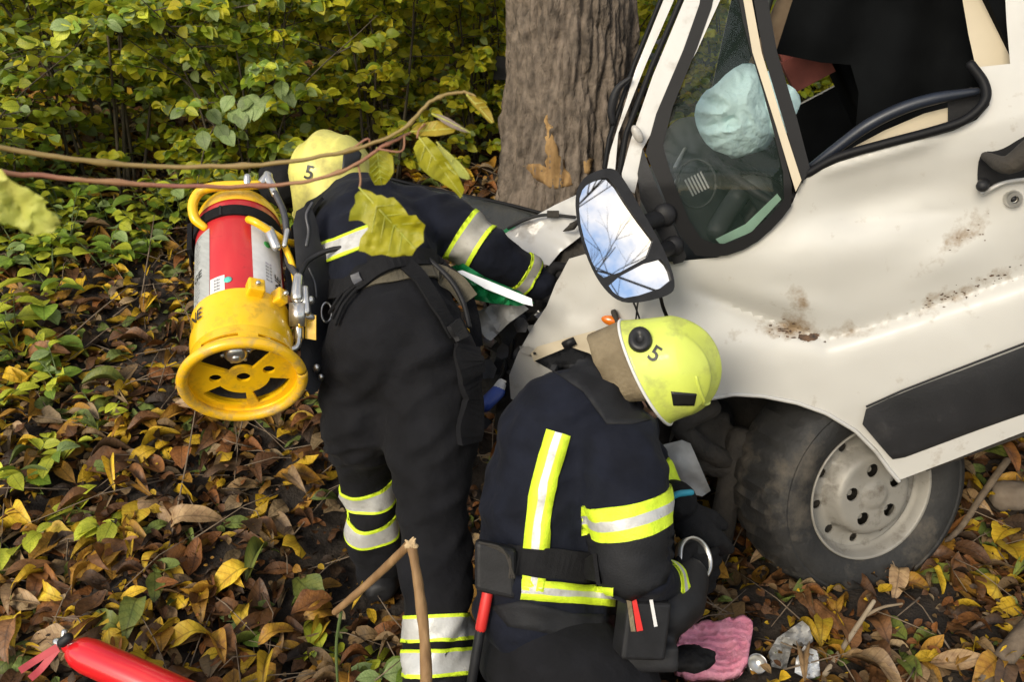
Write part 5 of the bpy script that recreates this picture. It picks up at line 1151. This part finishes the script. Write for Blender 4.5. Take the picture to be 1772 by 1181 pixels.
# labels wrapped on the tank
def wrap(a0, a1, h0, h1, r, m, name, parent):
    n = 14; Vv = []
    for rr in (r, r-.002):
        for h in (h0, h1):
            for k in range(n+1): Vv.append(cf(D2R(lerp(a0, a1, k/n)), rr, h))
    Ff = [(k, k+1, n+2+k, n+1+k) for k in range(n)]
    return obj(name, Vv[:2*(n+1)], Ff, m, parent)
wrap(172, 118, .30, .68, TR+.0012, M_['plate'], 'information_label', tank); wrap(62, 12, .30, .76, TR+.0012, M_['label'], 'white_label', tank)
wrap(117, 97, .305, .385, TR+.0012, M_['label'], 'small_label', tank)
def wtext(s, size, a, h, m, name, parent, r=TR+.0022, rot=0, sx_=1.0):
    V2, F2 = text2d(s, size); c, s_ = math.cos(rot), math.sin(rot)
    obj(name, [cf(D2R(a)-(x*c-y*s_)*sx_/TR, r, h+(x*s_+y*c)/CL) for x, y in V2], F2, m, parent, smooth=False)
wtext('GE', .034, 143, .46, M_['black'], 'lettering', tank)
greyp = mat('grey_print', (.10, .10, .11), .6)
for i in range(22):
    if .43 < .31+i*.017 < .50: continue
    n = random.randint(8, 14); wtext(''.join(random.choice('iIlo.-') for _ in range(n)), .0085, 145+random.uniform(-2, 2), .31+i*.017, greyp, 'print_line', tank)
for i in range(9): wtext('iloIlo', .008, 107, .312+i*.008, greyp, 'print_line', tank) if i % 2 else None
decal('round_sticker', circ(.0095, 16), lambda x, y, w: cf(D2R(93)-x/TR, TR+.001+w, .355+y/CL), M_['teal'], tank, .005, .001, .001)
decal('green_mark', circ(.010, 14), lambda x, y, w: cf(D2R(40)-x/TR, TR+.002+w, .58+y/CL), mat('green_mark', (.03, .25, .05), .5), tank, .005, .001, .001)
for i in range(6): wtext('lIo ilI', .009, 40, .47-i*.018, mat('violet_print', (.2, .17, .3), .6) if i == 0 else greyp, 'print_line', tank)
wtext('HNE', .034, 24, .38, M_['black'], 'lettering', tank, rot=math.pi/2)
wtext('HNE', .046, 146, .235, M_['black'], 'lettering', slv, r=TR+.0098, sx_=.8)
# yellow brackets on the right, valve block and pipe
def lug(a, h, l, w=.016): return box(cf(D2R(a), TR+.014, h), C1*math.cos(D2R(a))*.016+C2*math.sin(D2R(a))*.016, CA_*w, (C1*-math.sin(D2R(a))+C2*math.cos(D2R(a)))*l)
for a, h, l in ((62, .29, .02), (32, .29, .014)): bevel(obj('bracket', *lug(a, h, l, .020), M_['tankyel'], pack, False), .005)
obj('bracket_screw', *tube([cf(D2R(62), TR+.03, .285), cf(D2R(62), TR+.036, .285)], .006, 8), M_['steel'], pack); obj('bracket_screw', *tube([cf(D2R(32), TR+.03, .29), cf(D2R(32), TR+.036, .29)], .006, 8), M_['steel'], pack)
obj('hose_clip', *tube(spline([cf(D2R(66), TR+.014, .67), cf(D2R(60), TR+.03, .63), cf(D2R(42), TR+.03, .605), cf(D2R(25), TR+.035, .60), cf(D2R(12), TR+.045, .63), cf(D2R(6), TR+.04, .66)], 5), .010, 10), M_['tankyel'], pack)
obj('bracket_bar', *tube(spline([cf(D2R(30), TR+.03, .60), cf(D2R(18), TR+.036, .50), cf(D2R(10), TR+.036, .36), cf(D2R(8), TR+.034, .20)], 5), .0085, 8), M_['tankyel'], pack)
obj('hose_nozzle', *join([tube([P(466, 400, 2.4), P(478, 428, 2.38)], [.014, .012], 10), tube([P(492, 425, 2.38), P(497, 400, 2.4)], [.006, .008], 8)]), M_['steel'], pack)
VB_ = lambda x, y, d=0: P(x, y, 2.30+d)
obj('valve_block', *join([box(VB_(516, 545), RT*.018, UP*.028, FW*.016), tube([VB_(514, 515), VB_(516, 480, .03)], [.016, .012], 12), tube([VB_(517, 565), VB_(517, 585)], [.012, .012], 6), tube([VB_(530, 540), VB_(528, 500, .02)], [.012, .009], 10), tube([VB_(516, 545), VB_(540, 550, .02)], [.010, .010], 8), ball(VB_(537, 520, .02), .011)]), M_['steel'], pack)
obj('valve_tag', *box(VB_(538, 566, .02), RT*.013+UP*-.002, UP*.030, FW*.004), M_['tankyel'], pack, False)
obj('outlet_pipe', *tube(spline([VB_(517, 580), VB_(516, 596, -.01), VB_(508, 604, -.02), VB_(492, 604, -.03)], 6), .0075, 10), M_['steel'], pack)
obj('valve_elbow', *join([tube([P(462, 302, 2.52), P(470, 322, 2.5)], [.010, .012], 10), tube([P(452, 318, 2.51), P(464, 304, 2.52)], .012, 10), tube([P(470, 322, 2.5), P(476, 336, 2.48)], .010, 6)]), M_['steel'], pack)
obj('supply_hose', *tube(spline([P(476, 334, 2.48), P(490, 365, 2.46), P(496, 400, 2.44), P(498, 450, 2.42), P(514, 478, 2.34)], 6), .0085, 10), M_['hyd'], pack)
# back plate and harness
BPM = plane_map(P(545, 520, 2.40), (-FW+RT*.55+UP*.2))
bpl = panel('back_plate', round_poly([(505, 370), (535, 352), (548, 380), (556, 430), (590, 470), (640, 468), (600, 520), (596, 560), (575, 580), (566, 640), (545, 690), (520, 665), (520, 560), (512, 450)], 1), [round_poly([(556, 525), (570, 522), (576, 550), (564, 560), (556, 548)], 1)], BPM, M_['blackp'], pack, lambda x, y: .01*math.sin(x*.05), 9, .012)
obj('plate_edge', *tube(spline([BPM(540, 352, .01), BPM(530, 372, .01), BPM(534, 400, .01), BPM(530, 425, .01)], 5), .004, 8), M_['hyd'], bpl)
obj('plate_edge', *tube(spline([BPM(535, 465, .01), BPM(545, 490, .01), BPM(548, 515, .01)], 5), .003, 8), M_['hyd'], bpl)
obj('plate_edge', *tube(spline([BPM(600, 500, .012), BPM(588, 560, .012), BPM(570, 600, .012), BPM(567, 660, .012)], 6), .006, 8), M_['hyd'], bpl)
obj('plate_grommet', *tube([BPM(565+9*math.cos(t), 541+17*math.sin(t), .012) for t in np.linspace(0, 6.283, 24)], .003, 6, cap=False), M_['steel'], bpl)
obj('plate_bolt', *join([tube([BPM(548, 640, .01), BPM(548, 636, .03)], .009, 8), tube([BPM(556, 655, .01), BPM(556, 652, .03)], .007, 8)]), M_['steel'], bpl)
HB = [B1, T1]
strap('waist_belt', [(560, 500), (600, 505), (650, 472), (700, 448), (750, 452)], .05, HB, M_['web'], pack, .010, .008)
for k in range(3): strap('cord', [(580+k*4, 545+k*10), (600, 512+k*12), (622, 490+k*10)], .009, HB, M_['web'], pack, .012, .006)
strap('hip_strap', [(690, 452), (720, 480), (745, 520), (765, 555), (778, 580)], .042, HB, M_['web'], pack, .010, .006)
strap('hip_strap', [(700, 445), (745, 450), (790, 480), (812, 520), (822, 560), (826, 600)], .03, HB, M_['web'], pack, .012, .006)
strap('strap_buckle', [(772, 565), (786, 592)], .05, HB, M_['blackp'], pack, .018, .012)
strap('buckle', [(620, 480), (628, 500)], .022, HB, M_['hyd'], pack, .016, .008)
strap('shoulder_strap', [(530, 420), (540, 380), (560, 352)], .045, HB, M_['web'], pack, .012, .008)
obj('air_hose', *tube(spline([P(518, 478, 2.33), P(535, 450, 2.38), P(575, 432, 2.40), P(630, 428, 2.40), P(690, 430, 2.40), P(730, 442, 2.40), P(775, 480, 2.38), P(800, 520, 2.36), P(812, 565, 2.34)], 8), .0065, 10), M_['blackp'], pack)

# ------------------------------------------------------------------ loose things
fe0 = P(150, 1135, 2.22); fe1 = P(330, 1215, 2.14); fd = (fe1-fe0).normalized(); fu = (UP-fd*UP.dot(fd)).normalized(); fsd = fd.cross(fu)
fx_ = root('fire_extinguisher', P(200, 1180, 2.25), 'small red fire extinguisher lying on the leaves beside the yellow seedlings', 'extinguisher')
def ff(ph, r, h): return fe0+fd*h+(fu*math.cos(ph)+fsd*math.sin(ph))*r
obj('bottle', *lathe([(.0, -.062), (.014, -.06), (.016, -.045), (.027, -.038), (.036, -.018), (.040, .01), (.040, .36), (.034, .385), (0, .39)], ff, 40), M_['red'], fx_)
obj('valve', *join([tube([ff(0, 0, -.05), ff(0, 0, -.085)], [.013, .011], 10), tube([ff(0, 0, -.07), ff(0, .03, -.072)], .008, 8)]), M_['steel'], fx_)
obj('safety_plug', *tube([P(108, 1113, 2.2), P(118, 1105, 2.2)], .012, 10), M_['blackp'], fx_)
for a, b, c in (((100, 1120), (60, 1145), (34, 1162)), ((100, 1124), (72, 1158), (52, 1176))): obj('lever', *ribbon(spline([P(*a, 2.22), P(*b, 2.2), P(*c, 2.18)], 4), .016, .004, -FW), mat('faded_red', (.42, .05, .06), .5), fx_, False)

def stick(name, pts, rad, m, label, cat='stick', end=None, endr=None, seg=9):
    r = root(name, pts[-1], label, cat); pa = spline(pts, 6); Vv, Ff = tube(pa, lin(rad, len(pa)), seg, jit=.08); obj('wood', Vv, Ff, m, r)
    if end is not None: obj('broken_end', *end, M_['stickend'], r)
    return r
br = P(712, 942, 1.95)
r = root('broken_stick', P(735, 1200, 1.95), 'snapped brown stick bent into a peak in front of the striped trouser leg', 'stick')
obj('wood', *tube(spline([P(712, 945, 1.93), P(722, 1000, 1.93), P(730, 1060, 1.93), P(736, 1130, 1.93), P(738, 1240, 1.93)], 5), [.0105, .009, .0105, .012, .0105, .0125, .012], 10, jit=.07), M_['stick'], r)
obj('wood', *tube(spline([P(706, 945, 1.93), P(660, 990, 2.0), P(615, 1030, 2.06), P(580, 1060, 2.12)], 5), [.009, .009, .0085, .008], 10, jit=.07), M_['stick'], r)
obj('splinters', *join([tube([P(708+random.uniform(-8, 12), 946, 1.925), P(706+random.uniform(-6, 14), 934+random.uniform(-3, 4), 1.92)], [.006, .002], 5) for _ in range(9)]), M_['stickend'], r)
stick('stick', [P(590, 1060, 2.14), P(582, 1120, 2.2), P(585, 1200, 2.25)], [.004, .003], GREENS[2], 'thin green stem standing under the snapped stick')
def gp(px, py, dz=.02):
    q = G(px, py); q.z += dz; return q
stick('stick', [gp(1730, 855, .12), gp(1690, 905, .10), gp(1650, 950, .06), gp(1590, 985, .03)], [.012, .011, .009, .006], M_['twig'], 'bent grey-brown branch running towards the front wheel')
stick('stick', [gp(1425, 1185, .03), gp(1470, 1130, .06), gp(1505, 1085, .08)], [.007, .007, .0055], mat('pale_twig', (.25, .19, .12), .8, scale=20, col2=(.36, .29, .2)), 'pale forked stick lying by the silver wrapper')
stick('stick', [gp(1490, 1105, .07), gp(1520, 1090, .07), gp(1555, 1078, .06)], [.005, .003], mat('pale_twig2', (.25, .19, .12), .8), 'short pale side twig of the forked stick')
stick('log', [gp(1700, 1200, .03), gp(1750, 1150, .06), gp(1810, 1090, .08)], [.024, .026, .028], M_['twig'], 'thick barkless branch lying in the leaves across from the tyre', 'log', seg=14)
stick('stick', [gp(880, 760, .3), gp(890, 700, .3), gp(870, 660, .35)], [.003, .002], M_['steel'], 'thin bright wire by the fender', 'wire')
rk = gp(1748, 882, .05); setp(obj('rock', *fuse([ellip(rk, (RT*.075, FW*.06, UP*.055)), ball(rk+RT*.03, .05)], .01, 3, lambda p: .015*fbm(p.x*14, p.y*14, p.z*14)), M_['rock']), 'brown rounded stone half buried beside the bent branch', 'rock')
for pts, lab in ((((60, 650), (160, 600), (230, 560)), 'thin dry stalk leaning across the bank'), (((290, 980), (330, 850), (350, 760)), 'brittle twig standing below the yellow foot ring'), (((430, 700), (425, 780), (415, 850)), 'upright dead stem under the yellow cylinder foot'), (((240, 560), (265, 470), (275, 430)), 'slanted dry twig among green seedlings')):
    stick('twig', [gp(*pts[0], .02), gp(*pts[1], .10), gp(*pts[2], .14)], [.003, .0025, .0015], M_['twig'], lab, 'twig')
def crumple(name, outl, Q, nrm, m, label, cat, amp=.02, f=.03, step=7, thick=.002, seed=0):
    o = panel(name, outl, [], plane_map(Q, nrm), m, None, lambda x, y: amp*fbm(x*f, y*f, seed), step, thick); return setp(o, label, cat)
crumple('plastic_bag', [(778, 462), (800, 455), (840, 480), (900, 505), (925, 525), (895, 530), (850, 525), (800, 515), (785, 495)], P(850, 495, 2.56), Vector((-.2, -.8, .5)), M_['greenbag'], 'crumpled green plastic bag under the outstretched sleeve', 'bag', .045, .035)
crumple('plastic_bag', [(868, 400), (890, 388), (896, 400), (880, 410)], P(880, 400, 3.0), Vector((-.2, -.8, .5)), M_['greenbag'], 'small green plastic scrap beside the white bonnet', 'bag', .02, .05)
crumple('paper_sheet', [(790, 470), (800, 468), (850, 488), (920, 517), (922, 530), (905, 526), (840, 500)], P(850, 495, 2.50), Vector((-.2, -.8, .5)), M_['paper'], 'thin white paper strip lying over the green bag', 'paper', .006, .02)
crumple('lamp_shell', [(808, 560), (815, 545), (850, 528), (900, 522), (915, 535), (880, 560), (850, 590), (825, 580)], P(855, 555, 2.60), Vector((-.3, -.8, .4)), M_['clear'], 'cloudy broken lamp shell behind the firefighter\'s hip', 'debris', .04, .03, 7, .004)
crumple('lamp_shell', [(1148, 770), (1180, 762), (1195, 768), (1230, 850), (1215, 860), (1180, 850), (1155, 830)], P(1185, 810, 2.62), Vector((-.1, -1, .15)), M_['clear'], 'dull grey plastic shell between kneeling firefighter and tyre', 'debris', .02, .02, 8, .004)
o = root('blue_bottle', P(852, 690, 2.55), 'small blue and white bottle wedged by the fender', 'bottle'); obj('bottle_body', *tube([P(838, 702, 2.55), P(862, 678, 2.6)], [.02, .02], 12), M_['blue'], o); obj('bottle_cap', *tube([P(862, 676, 2.6), P(868, 664, 2.6)], [.018, .014], 12), M_['white'], o)
crumple('foil_wrapper', [(1330, 1130), (1345, 1105), (1388, 1075), (1400, 1085), (1408, 1110), (1390, 1125), (1372, 1115), (1360, 1160), (1335, 1155)], gp(1370, 1120, .10), Vector((-.2, -.6, .7)), M_['clear'], 'grey crumpled foil wrapper on the leaves by the pink towel', 'wrapper', .04, .06, 5)
crumple('foil_wrapper', [(1378, 1140), (1392, 1118), (1415, 1128), (1420, 1170), (1400, 1178), (1375, 1165)], gp(1398, 1150, .10), Vector((.1, -.6, .7)), M_['paper'], 'printed white wrapper touching the grey foil', 'wrapper', .035, .07, 5)
crumple('blue_wrapper', [(143, 655), (155, 640), (185, 638), (190, 645), (165, 652), (150, 668)], gp(165, 652, .03), Vector((0, -.5, .85)), M_['bluelitter'], 'torn blue wrapper in the brown leaves', 'wrapper', .02, .06, 5)
tw0 = gp(1240, 1150, .02)
def towel_map(x, y, w): q = G(x, y); return q+Vector((0, -.01, w+.062))
tv_, tf_, _ = panel2(round_poly([(1160, 1170), (1178, 1128), (1212, 1112), (1235, 1118), (1258, 1108), (1288, 1103), (1298, 1120), (1292, 1150), (1286, 1195), (1230, 1215), (1165, 1205)], 1), [], towel_map, lambda x, y: .016*ridge2(x, y, .014, 3)+.008*ridge2(x, y, .035, 7)+.004*fbm(x*.12, y*.12), 4, .022)
setp(obj('towel', tv_, tf_, M_['pink']), 'dirty pink towel on the ground at the kneeling firefighter\'s knee', 'towel')
setp(obj('rag', *fuse([ellip(P(1195, 1140, 2.2), (RT*.055, UP*.028, FW*.05))], .006, 2, lambda p: .012*fbm(p.x*20, p.y*20, p.z*20)), M_['web']), 'black rag lying on the pink towel', 'rag')
o = root('tin_can', gp(1305, 1165, .02), 'small opened tin beside the pink towel', 'tin'); tb_ = gp(1305, 1165, .02)
obj('can', *lathe([(.0, .0), (.024, .0), (.025, .03), (.022, .03), (.021, .004), (0, .004)], lambda ph, r, h: tb_+(RT*math.cos(ph)+Vector((0, .8, .6))*math.sin(ph))*r+Vector((0, -.6, .8))*h, 20), M_['steel'], o)
setp(obj('bag', *fuse([ellip(P(488, 318, 2.95), (RT*.075, UP*.075, FW*.07))], .009, 2, lambda p: .012*fbm(p.x*14, p.y*14, p.z*14)), M_['web']), 'black bag between the yellow helmet and the cylinder top', 'bag')
# red-handled bar hanging at the kneeling firefighter's side, tool pouch
o = root('pry_bar', P(820, 1190, 2.1), 'black pry bar with red grip beside the kneeling firefighter', 'tool'); obj('grip', *tube([P(844, 1026, 2.1), P(832, 1088, 2.1)], .0125, 12), M_['redgrip'], o); obj('shaft', *tube([P(832, 1086, 2.1), P(815, 1190, 2.1)], .011, 10), M_['blackp'], o)
bevel(obj('head', *box(P(858, 985, 2.08), RT*.045+UP*-.01, UP*.055, FW*.02), M_['blackp'], o, False), .012, 3)
for i in range(3): obj('rib', *tube(spline([P(830+i*14, 940+i*4, 2.04), P(870+i*6, 952+i*8, 2.03), P(890-i*4, 1000, 2.03)], 4), .003, 6), M_['grime'], o)
o = root('power_tool', P(1120, 1150, 2.1), 'black battery power tool with red stripe in the kneeling firefighter\'s hands', 'tool')
tm = P(1110, 1085, 2.02); tx_ = (RT*.95-UP*.1+FW*.2).normalized(); tz_ = (UP*.97+RT*.12); ty_ = tx_.cross(tz_)
bevel(obj('battery', *box(tm, tx_*.048, tz_*.062, ty_*.035), M_['blackp'], o, False), .008, 3)
def onface(px, py): return plane_map(tm-ty_.normalized()*.0365*(1 if ty_.dot(FW) > 0 else -1), -ty_ if ty_.dot(FW) > 0 else ty_)(px, py)
TF = plane_map(tm-ty_.normalized()*.0352*(1 if ty_.dot(FW) > 0 else -1), -ty_ if ty_.dot(FW) > 0 else ty_)
panel('red_stripe', [(1093, 1037), (1101, 1037), (1113, 1092), (1102, 1094)], [], TF, M_['redgrip'], o, lambda x, y: .003, 8, .003); panel('tan_stripe', [(1084, 1038), (1092, 1038), (1100, 1094), (1092, 1094)], [], TF, M_['neck'], o, lambda x, y: .003, 8, .003)
panel('print_strip', [(1122, 1030), (1128, 1030), (1138, 1085), (1132, 1086)], [], TF, M_['label'], o, lambda x, y: .003, 8, .003)
bevel(obj('motor_housing', *fuse([tube([P(1150, 1060, 2.1), P(1175, 1040, 2.15), P(1190, 1000, 2.2)], [.06, .062, .05], 16), box(P(1120, 1130, 2.08), RT*.06, UP*.03, FW*.05)], .009, 2), M_['blackp'], o), .002)
gc = P(1200, 968, 2.22); ga = (RT*.55+UP*.35-FW*.75).normalized(); g1 = ga.orthogonal().normalized(); g2 = ga.cross(g1)
def gf(ph, r, h): return gc+(g1*math.cos(ph)+g2*math.sin(ph))*r+ga*h
obj('guard_ring', *lathe([(.044, -.008), (.050, -.008), (.050, .012), (.044, .012), (.044, -.008)], gf, 40), M_['steel'], o); obj('guard_cup', *lathe([(0, -.03), (.043, -.03), (.045, .002), (.0, .0)], gf, 40), M_['blackp'], o)

# ------------------------------------------------------------------ twigs hanging into the view, close to the lens
def vine(name, pts, rad, m, label):
    r = root(name, P(*pts[0]), label, 'branch'); pa = spline([P(*p) for p in pts], 8); rl = [q*(1+.12*mnoise.noise(Vector((i*.35, len(pts), 0)))+(.55 if i % 13 == 6 else .2 if i % 13 in (5, 7) else 0)) for i, q in enumerate(lin(rad, len(pa)))]; pa = [p+Vector((0, 0, .0016*mnoise.noise(Vector((i*.4, 3., len(pts)))))) for i, p in enumerate(pa)]; obj('stem', *tube(pa, rl, 10, jit=.05), m, r); return r
vA = vine('branch', [(-160, 215, .95), (0, 255, 1.0), (130, 276, 1.03), (270, 288, 1.06), (420, 287, 1.08), (540, 274, 1.08), (640, 250, 1.08), (700, 222, 1.08), (735, 185, 1.08), (765, 166, 1.08), (800, 160, 1.08), (822, 166, 1.08)], [0.00286, 0.00286, 0.00272, 0.00258, 0.00231, 0.00204, 0.00204, 0.00204, 0.00177, 0.00136], M_['vine2'], 'olive and pink twig arching across the view above the yellow cylinder')
vB = vine('branch', [(-160, 290, .92), (20, 300, 1.0), (150, 312, 1.03), (300, 322, 1.06), (450, 322, 1.08), (540, 312, 1.08), (610, 288, 1.08), (660, 255, 1.085), (700, 235, 1.09), (735, 215, 1.09)], [0.00286, 0.00272, 0.00258, 0.00231, 0.00204, 0.00204, 0.00177, 0.00136], M_['vine'], 'reddish twig below the olive one carrying large ragged leaves')
def big_leaf(outl, Q, nrm, m, parent, rib, amp=.006, step=7, curlx=0, serr=0):
    ol = []
    ro = resamp(round_poly(outl, 1), 9)
    for i, (x, y) in enumerate(ro):
        cx = sum(p[0] for p in outl)/len(outl); cy = sum(p[1] for p in outl)/len(outl); k = 1+serr*(.05 if i % 2 else -.02); ol.append((cx+(x-cx)*k, cy+(y-cy)*k))
    a, b = rib; L = math.hypot(b[0]-a[0], b[1]-a[1])
    def wf(x, y):
        s = ((x-a[0])*(b[1]-a[1])-(y-a[1])*(b[0]-a[0]))/L; t = ((x-a[0])*(b[0]-a[0])+(y-a[1])*(b[1]-a[1]))/L/L
        vein = -.0012*abs(math.sin((t*7-abs(s)*.012)*math.pi))
        return .00022*abs(s)+vein+amp*fbm(x*.018, y*.018, 4)-curlx*t*t
    M = plane_map(Q, nrm); lf = panel('leaf', ol, [], M, m, parent, wf, step, .0006)
    pr = [M(lerp(a[0], b[0], t), lerp(a[1], b[1], t), wf(lerp(a[0], b[0], t), lerp(a[1], b[1], t))+.0005) for t in np.linspace(0, 1, 9)]
    ribs = [tube(pr, [.0011, .0005], 6)]
    for k in range(1, 6):
        t = k/6.5; x, y = lerp(a[0], b[0], t), lerp(a[1], b[1], t); dx, dy = (b[0]-a[0])/L, (b[1]-a[1])/L
        for sg in (-1, 1):
            vp = []
            for q in np.linspace(0, 1, 4):
                xx = x+(dx*.6-dy*sg*.8)*q*L*.33; yy = y+(dy*.6+dx*sg*.8)*q*L*.33
                if pip(xx, yy, ol): vp.append(M(xx, yy, wf(xx, yy)+.0004))
            if len(vp) > 2: ribs.append(tube(vp, [.0006, .0003], 5))
    obj('vein', *join(ribs), M_['paleleaf'], lf); return lf
big_leaf([(620, 322), (650, 338), (690, 346), (703, 372), (722, 374), (736, 395), (728, 425), (705, 445), (670, 442), (635, 440), (618, 430), (628, 405), (640, 395), (625, 380), (600, 384), (612, 360)], P(670, 390, 1.06), Vector((-.1, -1, .25)), M_['bigleaf'], vB, ((622, 325), (718, 430)), .010, 6, .01, 1)
big_leaf([(640, 262), (668, 258), (682, 275), (680, 305), (662, 322), (645, 318), (638, 295)], P(660, 290, 1.10), Vector((.1, -1, .3)), M_['bigleaf'], vB, ((652, 256), (660, 320)), .006, 6, .01, 1)
big_leaf([(722, 236), (745, 240), (762, 262), (785, 292), (802, 320), (800, 346), (780, 325), (755, 312), (730, 295), (716, 265)], P(760, 285, 1.09), Vector((.25, -1, .2)), M_['bigleaf'], vA, ((724, 236), (800, 340)), .008, 6, .01, 1)
big_leaf([(755, 245), (775, 262), (800, 285), (816, 308), (806, 312), (780, 298), (762, 270)], P(785, 280, 1.10), Vector((.5, -.9, .3)), M_['paleleaf'], vA, ((756, 246), (814, 310)), .004, 6, .0, 0)
big_leaf([(712, 222), (730, 212), (765, 208), (792, 222), (780, 232), (745, 236), (716, 234)], P(750, 222, 1.085), Vector((.0, -.7, .7)), M_['bigleaf2'], vA, ((712, 228), (788, 222)), .006, 6, .0, 1)
big_leaf([(748, 196), (770, 200), (795, 216), (816, 230), (800, 228), (770, 216)], P(780, 212, 1.085), Vector((.2, -.7, .7)), M_['dryleaf'], vA, ((748, 197), (814, 229)), .004, 6, 0, 0)
big_leaf([(806, 164), (826, 168), (842, 180), (852, 200), (855, 214), (846, 212), (832, 196), (815, 178)], P(832, 188, 1.08), Vector((.2, -.9, .3)), M_['bigleaf2'], vA, ((808, 164), (852, 212)), .004, 6, 0, 1)
big_leaf([(-60, 270), (0, 290), (18, 315), (55, 330), (80, 348), (75, 360), (100, 372), (104, 390), (85, 404), (50, 405), (15, 385), (-60, 380)], P(20, 350, .72), Vector((.1, -1, .2)), M_['paleleaf'], vB, ((-60, 320), (95, 392)), .012, 8, .01, 1)
for a, b, c in (((700, 235), (695, 262), (655, 258)), ((620, 285), (624, 310), (622, 326)), ((640, 255), (636, 240), (604, 262)), ((735, 215), (725, 225), (722, 238))): obj('leaf_stalk', *tube(spline([P(*a, 1.085), P(*b, 1.08), P(*c, 1.08)], 4), .0012, 6), M_['vine'], vB)
